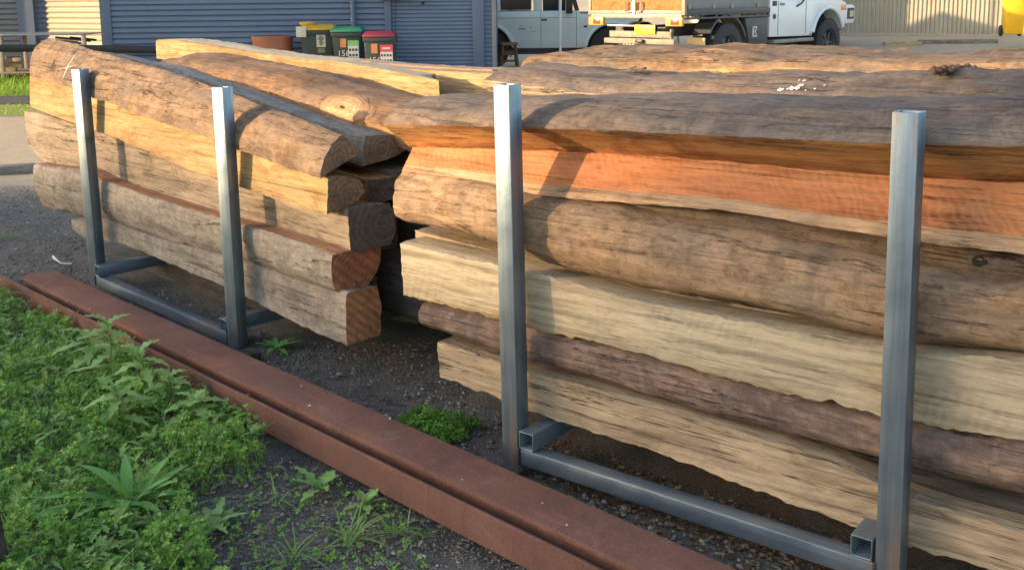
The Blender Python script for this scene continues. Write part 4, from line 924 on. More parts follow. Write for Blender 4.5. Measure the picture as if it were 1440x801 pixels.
def ute():
    # local frame: x forward, y to the left, z up; origin on the ground under the near rear corner of the tray
    c = Vector((2.58, 15.26, 0)); zg = gz(3.5, 16.5)
    r = empty('tray_truck', (c.x, c.y, zg), R(45)); tag(r, 'lifted white tray truck with orange tailgate and black toolbox', 'truck')
    s = 95.; W_ = 1.86
    Z = lambda y, s=s: H-zg-(y+8)/s
    zt0, zt1 = Z(27), Z(13)              # tray rail
    TL = 2.31
    mb = MB(); mb.b2((.02, .02, zt1-.05), (TL, W_-.02, zt1)); mb.build('tray_floor', M_char, r)
    rl = MB(); rl.b2((0, 0, zt1-.09), (TL, .045, zt1)); rl.b2((0, .0, zt0), (TL, .04, zt0+.03))
    for x in np.linspace(.02, TL-.05, 7): rl.b2((x, .002, zt0+.031), (x+.045, .038, zt1-.091))
    rl.build('tray_rail', M_char, r, bevel=.004)
    mb = MB(); mb.b2((.03, .045, zt1+.003), (TL-.03, .075, zt1+.62)); sp = mb.build('side_panel', M_grey, r, bevel=.006)
    for x in (.12, .75, 1.25, 2.0):
        mb = MB(); mb.box((x, .038, zt1+.03), (.07, .02, .08)); mb.build('latch', M_alloy, sp, bevel=.004)
    mb = MB(); mb.b2((.03, W_-.075, zt1+.003), (TL-.03, W_-.045, zt1+.62)); mb.build('side_panel', M_grey, r)
    mb = MB(); mb.b2((TL-.02, .05, zt1+.003), (TL+.03, W_-.05, zt1+.9)); mb.build('headboard', M_grey, r)
    # tailgate: orange ply panel in an aluminium frame
    M_ply = wood('orange_ply_panel', (.50, .22, .08), (.40, .165, .055), (.25, .10, .035), 14, crack=0)
    zt2 = Z(-30); zb_ = Z(14)
    mb = MB(); mb.b2((-.03, .06, zb_), (.0, W_-.06, zt2)); tg = mb.build('tailgate', M_ply, r)
    mb = MB(); mb.b2((-.045, .0, zb_-.07), (.01, .055, zt2)); mb.b2((-.045, W_-.055, zb_-.07), (.01, W_, zt2)); mb.b2((-.05, .056, zb_-.055), (.01, W_-.056, zb_-.002)); mb.build('tailgate_frame', M_alloy, tg, bevel=.004)
    for y in (.5*W_-.09, .5*W_+.09):
        mb = MB(); z0, z1 = Z(16), Z(2.5)
        mb.tube([(-.07, y-.055, z0), (-.075, y-.055, z1), (-.075, y+.055, z1), (-.07, y+.055, z0), (-.07, y-.055, z0)], .015, 8); mb.build('tailgate_handle', M_chrome, tg, smooth=True)
    mb = MB(); mb.b2((-.065, .5*W_-.018, Z(20)), (-.05, .5*W_+.018, Z(0))); mb.build('latch_rod', M_chrome, tg)
    # rear cross beam, lamps and plate
    mb = MB(); mb.b2((-.04, .06, Z(25)), (.02, W_-.06, Z(18.5))); mb.build('rear_beam', M_alloy, r, bevel=.004)
    M_lens = plain('red_lens', (.75, .05, .02), .25); M_amber = plain('amber_lens', (.9, .33, .10), .25)
    for y0, y1 in ((.03, .33), (W_-.33, W_-.03)):
        e = MB(); e.b2((-.07, y0, Z(36)), (-.01, y1, Z(23.5))); q = e.build('tail_light', M_amber, r, bevel=.012)
        e = MB(); e.b2((-.078, y0+.06, Z(34)), (-.069, y0+.2, Z(26))); e.build('red_lens', M_lens, q, bevel=.003)
    mb = MB(); mb.tube([(-.1, .55, Z(36.5)), (-.1, W_-.45, Z(35.8))], .016, 8); mb.build('tow_bar_rail', M_chrome, r, smooth=True)
    M_plate = plain('yellow_number_plate', (.92, .72, .02), .4, 0, .03)
    mb = MB(); mb.b2((-.15, .46, Z(47)), (-.14, .84, Z(34.5))); pl = mb.build('number_plate', M_plate, r, bevel=.002)
    text('number', 'DF 39 GF', .085, plain('plate_ink', (.25, .22, .05), .6), pl, (-.1525, .65, Z(40.7)), (R(90), 0, R(-90)))
    M_bum = plain('dusty_steel', (.27, .22, .16), .7, .2, .25, 8)
    mb = MB(); mb.b2((-.12, .18, Z(52.5)), (-.06, 1.36, Z(43.5))); mb.b2((-.14, .12, Z(61.5)), (-.04, 1.45, Z(54))); mb.b2((-.12, .18, Z(54)), (-.06, .21, Z(40))); mb.build('rear_bumper', M_bum, r, bevel=.006)
    mb = MB(); mb.b2((-.2, .66, Z(60)), (-.141, .80, Z(55))); mb.build('tow_hitch', M_black, r, bevel=.01)
    mb = MB()
    for y in (.86, .92, .98, 1.04): mb.b2((-.142, y, Z(64)), (-.08, y+.035, Z(62)))
    mb.build('bracket', M_cream, r)
    # running gear
    rw = .41; xr, xf = 1.12, 4.30
    for x in (xr, xf):
        for y, sd_ in ((.13, -1), (W_-.13, 1)): wheel(r, x, y, rw, .27, side=sd_)
    mb = MB(); mb.b2((.1, .45, Z(52)), (4.9, .6, Z(38))); mb.b2((.1, W_-.6, Z(52)), (4.9, W_-.45, Z(38))); mb.build('chassis', M_black, r)
    mb = MB(); mb.b2((xr-.08, .25, rw-.06), (xr+.08, W_-.25, rw+.06)); mb.b2((xf-.08, .25, rw-.06), (xf+.08, W_-.25, rw+.06)); mb.build('axle', M_black, r)
    mb = MB(); pts = arc(xr, rw, .56, 150, 20, 12); mb.prism(pts+arc(xr, rw, .53, 20, 150, 12), 1, .02, .34); mb.build('mudguard', M_char, r)
    mb = MB(); mb.b2((.52, .04, .28), (.55, .36, .62)); mb.build('mud_flap', plain('pale_mud_flap', (.72, .56, .25), .5), r)
    mb = MB(); mb.prism([(1.62, zt0-.005), (2.30, zt0-.005), (2.30, .42), (1.78, .42)], 1, .03, .42); tb = mb.build('toolbox', M_char, r, bevel=.01)
    lg = MB(); a0, b0, zc = 1.83, 1.97, .5*(zt0+.40)+.02
    lg.b2((a0, .022, zc-.09), (a0+.05, .0285, zc+.09)); lg.b2((a0, .022, zc+.055), (b0, .0285, zc+.085)); lg.b2((a0, .022, zc-.085), (b0, .0285, zc-.055))
    lg.prism([(a0+.055, zc), (b0-.02, zc+.05), (b0, zc+.05), (a0+.09, zc), (b0, zc-.05), (b0-.02, zc-.05)], 1, .020, .0285); lg.build('emblem', M_wht, tb)
    # cab
    zs_ = .55; zw_ = zt1+.10; x0, x1 = TL+.06, 5.02
    out = [(x0, zs_+.02), (3.62, zs_), (3.74, zs_+.05)] + arc(xf, rw+.05, .55, 172, 18, 10) + [(x1-.1, .72), (x1-.03, .98), (x1-.08, zw_-.05), (x1-.25, zw_), (3.72, zw_+.03), (x0, zw_+.02)]
    mb = MB(); mb.prism(out, 1, .04, W_-.04); cb = mb.build('cab', M_white, r, bevel=.02)
    mb = MB(); mb.prism(arc(xf, rw+.05, .545, 180, 0, 12), 1, .3, W_-.3); mb.build('wheel_well', M_black, r)
    up = MB()
    for ya, yb in ((.06, .11), (W_-.11, W_-.06)):
        up.b2((x0, ya, zw_+.02), (x0+.28, yb, 1.86)); up.prism([(3.55, zw_+.03), (3.66, zw_+.03), (3.42, 1.86), (3.34, 1.86)], 1, ya, yb)
    up.b2((x0, .06, 1.86), (3.45, W_-.06, 1.92)); up.b2((x0, .11, zw_+.02), (x0+.05, W_-.11, 1.86)); up.build('cab_roof', M_white, r, bevel=.012)
    for ya in (.075, W_-.095):
        mb = MB(); mb.prism([(x0+.285, zw_+.025), (3.55, zw_+.03), (3.345, 1.855), (x0+.285, 1.855)], 1, ya, ya+.02); mb.build('window', M_glass, r)
    mb = MB(); mb.add([(3.655, .11, zw_+.03), (3.655, W_-.11, zw_+.03), (3.42, W_-.11, 1.86), (3.42, .11, 1.86)], [(0, 1, 2, 3)]); mb.build('windscreen', M_glass, r)
    mb = MB(); mb.b2((2.62, .034, zs_+.04), (2.628, .05, zw_)); mb.b2((3.52, .034, zs_+.04), (3.528, .05, zw_)); mb.build('door_gap', M_grey, r)
    mb = MB(); mb.b2((2.44, .030, zw_-.08), (2.57, .05, zw_+.0)); mb.build('side_vent', M_black, r, bevel=.004)
    mb = MB(); mb.lathe([(.045, -.012), (.03, -.016), (0, -.016)], (2.5, .04, zw_-.25), 16, 'Y'); mb.build('fuel_cap', M_black, r)
    mb = MB(); mb.b2((2.68, .02, zw_-.07), (2.80, .045, zw_-.035)); mb.build('door_handle', M_grey, r, bevel=.004)
    mb = MB(); mb.tube([(3.2, .035, zw_-.1), (3.3, .0, zw_-.05), (3.4, -.03, zw_+.06), (3.45, -.05, zw_+.2)], .014, 8); mb.build('mirror_arm', M_black, r, smooth=True)
    mb = MB(); mb.b2((2.45, -.02, zs_-.09), (3.72, .14, zs_-.03)); mb.build('side_step', M_alloy, r, bevel=.01)
    mb = MB(); pts = arc(xf, rw+.05, .56, 165, 22, 14); mb.tube([(p[0], .03, p[1]) for p in pts], .035, 8); mb.build('arch_flare', M_white, r, smooth=True)
    mb = MB(); mb.box((x1-.16, .05, zw_-.14), (.2, .03, .1)); mb.build('headlight', M_amber, r, bevel=.01)
    mb = MB(); mb.prism([(x1+.0, .72), (x1+.34, .72), (x1+.42, .80), (x1+.40, 1.02), (x1+.30, 1.06), (x1+.02, .98)], 1, .10, W_-.10); bb = mb.build('bull_bar', M_white, r, bevel=.02)
    mb = MB(); mb.b2((x1+.10, .092, .80), (x1+.36, .101, 1.00)); mb.build('lamp_recess', M_black, bb)
    mb = MB(); mb.b2((x1+.18, .086, .84), (x1+.32, .093, .95)); mb.build('fog_lamp', M_cream, bb)
    mb = MB()
    for y in (.35, W_-.35): mb.tube([(x1+.1, y, 1.0), (x1+.14, y, 1.36), (x1+.1, W_/2, 1.40)], .03, 8)
    mb.build('bull_bar_hoop', M_black, bb, smooth=True)
    mb = MB(); mb.b2((x1-.06, .12, .60), (x1+.1, .5, .74)); mb.build('bash_plate', M_grey, r, bevel=.01)
ute()
r = empty('hidden_shade_tank', (4.3, 21.5, gz(4.3, 21.5))); tag(r, 'added upright tank shape hidden behind the white tray truck, shading the fence', 'sun blocker')  # added out of sight to cast shade on the left of the fence
mb = MB(); mb.lathe([(0, 0), (.5, 0), (.52, .03), (.52, 2.1), (.46, 2.2), (.2, 2.3), (0, 2.31)], (0, 0, 0), 28)
for k in range(6): mb.lathe([(.52, .25+.3*k), (.535, .27+.3*k), (.535, .31+.3*k), (.52, .33+.3*k)], (0, 0, 0), 28)
mb.build('tank', M_char, r, smooth=True)
mb = MB(); mb.lathe([(.16, 2.29), (.17, 2.30), (.17, 2.36), (0, 2.37)], (0, 0, 0), 20); mb.build('lid', M_black, r, smooth=True)

# ------------------------------------------------------------------ left background: pipe rack, pipes, kerbs, planks
def at(px, py, z=0.0): return ground_at(px, py, z)
r = empty('pipe_rack', (-8.75, 18.0, 0)); tag(r, 'low grey steel storage rack with a flat top shelf, at the far left', 'storage rack')
s_ = F/18.0; zt = 1.4-46/s_
xl = lambda px: (px-PX)/s_+8.75
for px in (-60, 6.5, 123):
    for y in (0, .9):
        mb = MB(); mb.b2((xl(px)-.035, y, -.02), (xl(px)+.035, y+.05, zt-.02)); mb.build('post', M_alloy, r, bevel=.004)
mb = MB(); mb.b2((xl(-62), -.02, zt-.015), (xl(126), .97, zt+.012)); mb.build('shelf', M_galv2, r, bevel=.004)
mb = MB(); mb.b2((xl(-62), -.01, .16), (xl(126), .95, .19)); mb.build('shelf', M_alloy, r)
M_tim = wood('rough_sawn_ends', (.60, .42, .20), (.5, .33, .15), (.3, .2, .1), 8)
for k, (px, py, w_) in enumerate(((3, 76, .24), (2, 84, .33), (17, 79, .1), (14, 92, .26), (20, 88, .3))):
    x = xl(px); z = 1.4-(py+3)/s_
    mb = MB(); mb.b2((x-w_, .15+.09*(k % 3), z-.035), (x+.06, .23+.09*(k % 3), z+.03))
    tag(mb.build('timber_length', M_tim, bevel=.004, loc=(-8.75, 18.0, 0)), 'yellow sawn timber length lying in the low storage rack', 'timber', 'timber lengths in the storage rack')
for k in range(7):
    x = xl(random.uniform(66, 116)); z = zt-.06-.07*random.random()
    mb = MB(); mb.tube([(x-.25, .1+.1*k, z), (x+.2, .12+.1*k, z-.05)], .022, 8)
    tag(mb.build('steel_offcut', random.choice([M_galv2, M_dark, M_alloy]), loc=(-8.75, 18.0, 0)), 'dark steel offcut lying under the top shelf of the storage rack', 'steel offcut', 'offcuts in the storage rack')
mb = MB(); y0 = 17.2; mb.tube([depth_at(-40, 68, y0), depth_at(100, 68, y0), depth_at(228, 70.5, y0)], .062, 14)
tag(mb.build('poly_pipe', M_dark, smooth=True), 'long black plastic pipe lying level in front of the blue shed wall', 'pipe')
for px in (-20, 175):
    mb = MB(); p = depth_at(px, 72, y0); mb.b2((p.x-.06, p.y-.15, 0), (p.x+.06, p.y+.15, p.z-.045)); tag(mb.build('timber_block', M_tim), 'timber block holding up the %s end of the black plastic pipe' % ('left' if px < 0 else 'right'), 'timber')
a, b = at(-120, 147), at(52, 146); mb = MB(); d = (b-a); n_ = Vector((-d.y, d.x, 0)).normalized()*.1
mb.add([a, b, b+n_, a+n_]+[p+Vector((0, 0, .10)) for p in (a, b, b+n_, a+n_)], [(3,2,1,0),(4,5,6,7),(0,1,5,4),(1,2,6,5),(2,3,7,6),(3,0,4,7)])
tag(mb.build('garden_edging', M_char), 'dark low edging strip along the bright grass at the far left', 'edging')
a, b = at(-160, 256), at(49, 244); d = (b-a); n_ = Vector((-d.y, d.x, 0)).normalized()*.14
mb = MB(); mb.add([a, b, b+n_, a+n_]+[p+Vector((0, 0, .07)) for p in (a, b, b+n_, a+n_)], [(3,2,1,0),(4,5,6,7),(0,1,5,4),(1,2,6,5),(2,3,7,6),(3,0,4,7)])
tag(mb.build('grey_plank', bark_silver, bevel=.008), 'grey plank lying on the gravel at the left edge of the yard', 'plank')
# sleepers and planks in front of the fence on the right
for (x0, x1, py, Y, h_, m_, lab) in ((1243, 1294, 66, 19.0, .09, M_tim, 'pale sunlit timber sleeper lying before the corrugated fence'), (1292, 1400, 64, 19.3, .10, bark_silver, 'long grey timber sleeper lying left of the yellow bin'),
                                     (1412, 1475, 70, 17.2, .03, M_tim, 'pale plank lying on the ground right of the yellow bin')):
    a, b = depth_at(x0, py, Y), depth_at(x1, py, Y); mb = MB(); mb.b2((a.x, Y-.1, a.z), (b.x, Y+.1, a.z+h_)); tag(mb.build('timber_sleeper', m_, bevel=.008), lab, 'sleeper')
p0 = at(70, 364); mb = MB(); pts = [at(x, y, .012) for x, y in ((74, 362), (78, 366), (84, 370), (92, 371), (101, 370.5))]
vs = []
for k, p in enumerate(pts): vs += [p+Vector((0, -.006, .004*math.sin(k))), p+Vector((0, .006, .008+.004*math.cos(k)))]
mb.add(vs, [(2*k, 2*k+2, 2*k+3, 2*k+1) for k in range(4)]); tag(mb.build('curled_strip', M_wht), 'thin curled white strip lying on the gravel left of the rack', 'scrap')
r = empty('dark_stake', at(-4, 835)); tag(r, 'dark weathered stake standing in the bottom left corner', 'stake')
mb = MB(); mb.tube([(.012, 0, -.05), (-.004, .0, .15), (-.02, .01, .36)], [.034, .031, .026], 8); mb.build('stake', bark_dark, r, smooth=True)

# ------------------------------------------------------------------ plants
def leafmat(name, stops, trans=.3, rough=.5):
    t = NT(name); g = t.n('ShaderNodeNewGeometry'); n = t.noise(t.mapping(), 7, 3)
    f_ = t.math('ADD', t.math('MULTIPLY', g.outputs['Random Per Island'], .65), t.math('MULTIPLY', n, .35))
    col = t.ramp(f_, stops); t.done(col, rough, 0, spec=.35)
    tr = t.n('ShaderNodeBsdfTranslucent'); t.l(col, tr.inputs[0]); mx = t.n('ShaderNodeMixShader'); mx.inputs[0].default_value = trans
    out = t.t.nodes['Material Output']; t.l(t.b.outputs[0], mx.inputs[1]); t.l(tr.outputs[0], mx.inputs[2]); t.l(mx.outputs[0], out.inputs[0]); return t.m
M_clover = leafmat('clover_leaf', [(.1, (.08, .20, .03)), (.45, (.165, .34, .045)), (.75, (.26, .44, .07)), (.95, (.42, .52, .12))])
M_weed = leafmat('pale_weed_leaf', [(.1, (.17, .33, .08)), (.5, (.26, .43, .12)), (.9, (.38, .50, .18))])
M_plant = leafmat('broad_weed_leaf', [(.1, (.11, .28, .06)), (.5, (.17, .37, .08)), (.9, (.26, .45, .11))])
M_grass = leafmat('grass_blade', [(.1, (.12, .25, .05)), (.5, (.20, .35, .075)), (.85, (.33, .40, .13)), (1, (.48, .42, .22))])
M_lawn = leafmat('lawn_blade', [(.1, (.22, .38, .03)), (.5, (.33, .50, .05)), (.9, (.46, .55, .08))])
M_stem = plain('weed_stem', (.16, .20, .07), .6); M_dry = plain('dry_stem', (.20, .15, .09), .8); M_flower = plain('yellow_petal', (.75, .55, .03), .6)
def inpoly(x, y, P):
    c = False; j = len(P)-1
    for i in range(len(P)):
        if (P[i].y > y) != (P[j].y > y) and x < (P[j].x-P[i].x)*(y-P[i].y)/(P[j].y-P[i].y)+P[i].x: c = not c
        j = i
    return c
def sample(P, n):
    xs = [p.x for p in P]; ys = [p.y for p in P]; out = []
    while len(out) < n:
        x, y = random.uniform(min(xs), max(xs)), random.uniform(min(ys), max(ys))
        if inpoly(x, y, P): out.append((x, y))
    return out
def leaf_quad(vs, fs, base, d, up, L, W_, fold=.25, droop=.2, segs=1, notch=0):
    """a leaf from base along d; up is its face normal; folded along the midrib"""
    sd_ = d.cross(up).normalized(); n0 = len(vs)
    if segs == 1:
        m = base+d*L*.6+up*L*.04; tip = base+d*L*(1-notch)-up*L*droop
        vs += [base, m+sd_*W_/2+up*W_*fold, tip, m-sd_*W_/2+up*W_*fold]; fs += [(n0, n0+1, n0+2), (n0, n0+2, n0+3)]
    else:
        for k in range(segs+1):
            t = k/segs; c = base+d*L*t-up*L*droop*t*t; w_ = W_*max(.03, math.sin(math.pi*min(1, t*.93+.06))**.8)/2
            vs += [c+sd_*w_+up*w_*fold*2, c, c-sd_*w_+up*w_*fold*2]
        for k in range(segs): a = n0+3*k; fs += [(a, a+1, a+4, a+3), (a+1, a+2, a+5, a+4)]
def lobed(vs, fs, base, d, up, L, W_, droop=.3, lobes=4):
    sd_ = d.cross(up).normalized(); n0 = len(vs); N = lobes*3; row = []
    for k in range(N+1):
        t = k/N; env = math.sin(math.pi*min(1, t*.85+.12))**.7; lb = (1, .45, .8)[k % 3] if k < N else .1
        w_ = W_/2*env*lb*random.uniform(.8, 1.15); c = base+d*L*t-up*L*droop*t*t+up*L*.02*random.uniform(-1, 1); back = -d*L*.05*(1 if k % 3 == 0 else 0)
        vs += [c+sd_*w_+up*w_*.3+back, c, c-sd_*w_+up*w_*.3+back]
    for k in range(N): a = n0+3*k; fs += [(a, a+1, a+4, a+3), (a+1, a+2, a+5, a+4)]
def rvec(z0=.2, z1=1.0):
    a = random.uniform(0, 2*math.pi); z = random.uniform(z0, z1); q = math.sqrt(max(0, 1-z*z)); return Vector((q*math.cos(a), q*math.sin(a), z))
# dense clover mat in the left foreground
P = [at(*q) for q in ((-260, 425), (0, 428), (60, 458), (150, 504), (240, 556), (330, 604), (378, 640), (350, 672), (290, 690), (255, 730), (300, 801), (330, 860), (-300, 860))]
dens = lambda x, y: .5+.5*noise.noise(Vector((x*3.2, y*3.2, 4)))+.35*noise.noise(Vector((x*9, y*9, 1)))
def clover(P, n, hmax, name, label, size=(.008, .0145), thin=.0):
    vs = []; fs = []; fl = MB()
    for (x, y) in sample(P, n):
        dn = dens(x, y)
        if random.random() < thin-dn: continue
        hh = hmax*(.15+1.25*max(0, min(1, dn))**1.6)
        z = hh*(1-random.random()**2.2); c = Vector((x, y, z)); nrm = (rvec(.45, 1)+Vector((0, -.25, .3))).normalized(); a0 = random.random()*6.28; s_ = random.uniform(*size)
        t1 = nrm.orthogonal().normalized(); t2 = nrm.cross(t1)
        for k in range(3):
            a = a0+k*2.094+random.uniform(-.15, .15); d = t1*math.cos(a)+t2*math.sin(a); leaf_quad(vs, fs, c, d, nrm, s_, s_*1.05, .14, .10, 1, .08)
        if random.random() < .12:
            w_ = .0012; b = Vector((x+random.uniform(-.02, .02), y+random.uniform(-.02, .02), 0)); n0 = len(vs); vs += [b, b+Vector((w_*2, 0, 0)), c+Vector((w_, 0, 0)), c]; fs.append((n0, n0+1, n0+2, n0+3))
    mb = MB(); mb.add(vs, fs); o = mb.build(name, M_clover); tag(o, label, 'ground cover', kind='stuff'); return o
clover(P, 21000, .15, 'clover', 'dense green clover covering the soil in the left foreground', thin=.62)
P2 = [at(*q) for q in ((330, 640), (420, 660), (560, 720), (600, 801), (560, 850), (280, 850), (250, 760), (280, 700))]
clover(P2, 500, .03, 'sparse_clover', 'sparse seedlings scattered over bare soil beside the beam', (.006, .012), .75)
# mixed taller leaves through the clover: broader leaf and grass blades
vs = []; fs = []
for (x, y) in sample(P, 1300):
    b = Vector((x, y, .01+.05*max(0, dens(x, y)-.4)))
    if random.random() < .45:
        for k in range(3):
            d = rvec(.35, .9); lobed(vs, fs, b+Vector((0, 0, random.uniform(.02, .09))), d, (Vector((0, 0, 1.2))-d*.8).normalized(), random.uniform(.025, .055), random.uniform(.014, .028), .5, 3)
    else:
        for k in range(3):
            d = rvec(.6, .98); leaf_quad(vs, fs, b, d, (Vector((0, 0, 1.4))-d*.9).normalized(), random.uniform(.08, .19), .004, .1, random.uniform(.2, .7), 5)
mb = MB(); mb.add(vs, fs); tag(mb.build('mixed_weeds', M_grass), 'mixed grass blades and lobed weed leaves growing through the clover', 'weeds', kind='stuff')
def rosette(label, px, py, n, L, W_, lo=.25, hi=.9, mat=None, kind='long', name='broadleaf_weed', seed=1, cat='weed', droop=.35, up=.0):
    random.seed(seed); r = empty(name, at(px, py)); tag(r, label, cat)
    for k in range(n):
        a = 2*math.pi*k/n*1.0+random.uniform(-.3, .3); z = random.uniform(lo, hi); q = math.sqrt(1-z*z); d = Vector((q*math.cos(a), q*math.sin(a), z))
        u = (Vector((0, 0, 1.3))-d*.9).normalized(); vs = []; fs = []; l = L*random.uniform(.7, 1.1)
        if kind == 'long': leaf_quad(vs, fs, Vector((0, 0, .005+up*random.random())), d, u, l, W_*random.uniform(.75, 1.1), .12, droop*random.uniform(.6, 1.3), 8)
        else: lobed(vs, fs, Vector((0, 0, .005+up*random.random())), d, u, l, W_*random.uniform(.75, 1.1), droop*random.uniform(.6, 1.3), 4)
        mb = MB(); mb.add(vs, fs); mb.build('leaf', mat or M_plant, r, smooth=True, angle=70)
    return r
rosette('plantain rosette with long ribbed upright leaves in the clover', 183, 728, 17, .20, .035, .40, .95, M_plant, 'long', 'plantain', 3, up=.04)
rosette('flat dark leaved rosette just left of the plantain', 118, 745, 9, .14, .042, .15, .5, M_plant, 'long', seed=5, up=.05)
rosette('small lobed weed at the edge of the clover right of the plantain', 300, 742, 8, .10, .04, .2, .7, M_weed, 'lobed', seed=6)
rosette('low lobed weed on bare soil close under the beam', 452, 690, 7, .10, .045, .3, .85, M_weed, 'lobed', seed=8)
rosette('small toothed weed with upright leaves against the beam face', 515, 712, 8, .075, .035, .4, .9, M_weed, 'lobed', seed=9)
rosette('pale seedling weed near the lower edge in the clover', 250, 790, 7, .09, .04, .3, .8, M_weed, 'lobed', seed=10)
rosette('leafy weed in the shade beside the foot of the left rack post', 388, 492, 9, .10, .035, .3, .8, M_plant, 'lobed', seed=11)
rosette('little weed between the rusty beam and the left rack rail', 322, 474, 7, .07, .025, .3, .8, M_plant, 'lobed', seed=12)
def tall_weed(label, px, py, tip, seed, nst=1):
    random.seed(seed); g = at(px, py); r = empty('sow_thistle', g); tag(r, label, 'weed')
    q = depth_at(tip[0], tip[1], g.y+.02); top = q-g
    st = [Vector((0, 0, 0)), top*.4+Vector((.015, 0, 0)), top*.75+Vector((.01, .01, 0)), top]
    mb = MB(); mb.tube(st, [.004, .0035, .003, .002], 6); mb.build('stem', M_stem, r, smooth=True)
    n = 18
    for k in range(n):
        t = .12+.88*k/(n-1); i = min(2, int(t*3)); f_ = t*3-i; p = st[i]*(1-f_)+st[i+1]*f_
        a = k*2.4+random.uniform(-.3, .3); z = random.uniform(.1, .55) if k < n-3 else random.uniform(.5, .95); d = Vector((math.cos(a)*math.sqrt(1-z*z), math.sin(a)*math.sqrt(1-z*z), z))
        vs = []; fs = []; lobed(vs, fs, p, d, (Vector((0, 0, 1.3))-d*.8).normalized(), random.uniform(.08, .14)*(1.1-.45*t), random.uniform(.045, .07)*(1.1-.3*t), random.uniform(.3, .8), 4)
        mb = MB(); mb.add(vs, fs); mb.build('leaf', M_weed, r, smooth=True, angle=70)
tall_weed('tall pale sow thistle rising in front of the beam', 150, 560, (150, 452), 21)
tall_weed('second pale sow thistle with drooping top, in front of the beam face', 205, 580, (193, 494), 22)
tall_weed('shorter sow thistle beside the timber block under the beam', 232, 590, (236, 530), 23)
tall_weed('ragged sow thistle with bright young leaves, nearest the left of the beam', 118, 540, (122, 470), 24)
tall_weed('leaning sow thistle low in front of the beam, right of the other thistles', 262, 612, (272, 560), 25)
tall_weed('bushy sow thistle in the clover well in front of the beam', 165, 625, (158, 540), 26)
random.seed(31)
def tuft(label, px, py, n, L, wid=.004, group=None, z0=.5):
    r = at(px, py); vs = []; fs = []
    for k in range(n):
        d = rvec(z0, .98); leaf_quad(vs, fs, Vector((random.gauss(0, .012), random.gauss(0, .012), 0)), d, (Vector((0, 0, 1.4))-d*.9).normalized(), L*random.uniform(.5, 1.15), wid, .1, random.uniform(.3, .9), 6)
    mb = MB(); mb.add(vs, fs); tag(mb.build('grass_tuft', M_grass, loc=tuple(r)), label, 'grass tuft', group)
tuft('wide spreading grass tuft on bare soil below the beam', 492, 765, 26, .15, .0045)
tuft('upright grass tuft close under the beam face', 557, 752, 22, .10)
tuft('loose grass tuft at the lower edge of the picture', 410, 790, 22, .14)
tuft('sparse grass tuft between the clover and bare soil', 385, 705, 12, .11)
tuft('small grass tuft under the beam, right of the others', 600, 756, 10, .08)
tuft('thin pale grass tuft at the left edge among clover', 22, 610, 26, .20)
tuft('grass tuft beside the small seedling in the lower clover', 215, 765, 22, .15)
tuft('tiny grass tuft on the gravel left of the left rack', 12, 335, 22, .10, .006)
# leafy clump behind the beam
random.seed(41)
g = at(607, 606); r = empty('chickweed_clump', g); tag(r, 'rounded clump of fine green leaves behind the beam, between the two stacks', 'weed clump')
vs = []; fs = []
for k in range(620):
    a_ = random.random()*6.28; rr = random.random()**.6; edge = .75+.35*noise.noise(Vector((math.cos(a_)*1.7, math.sin(a_)*1.7, 2)))
    c = Vector((math.cos(a_)*.19*rr*edge, math.sin(a_)*.13*rr*edge, (.05*(1-rr*rr)+.012)*random.uniform(.2, 1.15)*(1+.6*noise.noise(Vector((math.cos(a_)*rr*4, math.sin(a_)*rr*4, 9))))))
    n_ = (Vector((math.cos(a_)*rr, math.sin(a_)*rr, .8))+rvec(0, 1)*.8).normalized(); t1 = n_.orthogonal().normalized(); t2 = n_.cross(t1)
    a0 = random.random()*6.3; L_ = random.uniform(.008, .024)
    for q in range(random.choice((2, 3, 3, 4))): a = a0+q*1.9; leaf_quad(vs, fs, c, t1*math.cos(a)+t2*math.sin(a), n_, L_, L_*random.uniform(.4, .7), .15, .2)
mb = MB(); mb.add(vs, fs); mb.build('foliage', M_clover, r)
mb = MB()
for k in range(8): d = rvec(.3, .9); mb.tube([(0, 0, 0), d*.05, d*.1], .0016, 5)
mb.build('stem', M_stem, r)
# little yellow flowers and a dead stem
for k, (px, py) in enumerate(((36, 437), (318, 583), (350, 592), (20, 700))):
    p = at(px, py)+Vector((0, 0, .09)); mb = MB()
    for j in range(5): a = j*1.257; mb.add([(0, 0, 0), (.006*math.cos(a-.5), .006*math.sin(a-.5), .003), (.011*math.cos(a), .011*math.sin(a), .004), (.006*math.cos(a+.5), .006*math.sin(a+.5), .003)], [(0, 1, 2, 3)])
    mb.tube([(0, 0, 0), (.005, .002, -.09)], .001, 5); tag(mb.build('small_flower', M_flower, loc=tuple(p), rz=k), 'tiny yellow flower among the clover', 'flower', 'tiny yellow clover flowers')
mb = MB(); mb.tube([at(165, 735, .05), at(200, 728, .075), at(235, 722, .07), at(275, 724, .04), at(340, 722, .012)], .0028, 6); tag(mb.build('dead_stem', M_dry, smooth=True), 'thin dead stem lying across the plantain leaves', 'stem')
mb = MB(); mb.tube([at(60, 640, .0), at(63, 600, .06), at(48, 545, .10)], .002, 5); tag(mb.build('dry_stalk', M_dry, smooth=True), 'thin dry stalk standing in the clover near the left edge', 'stalk')
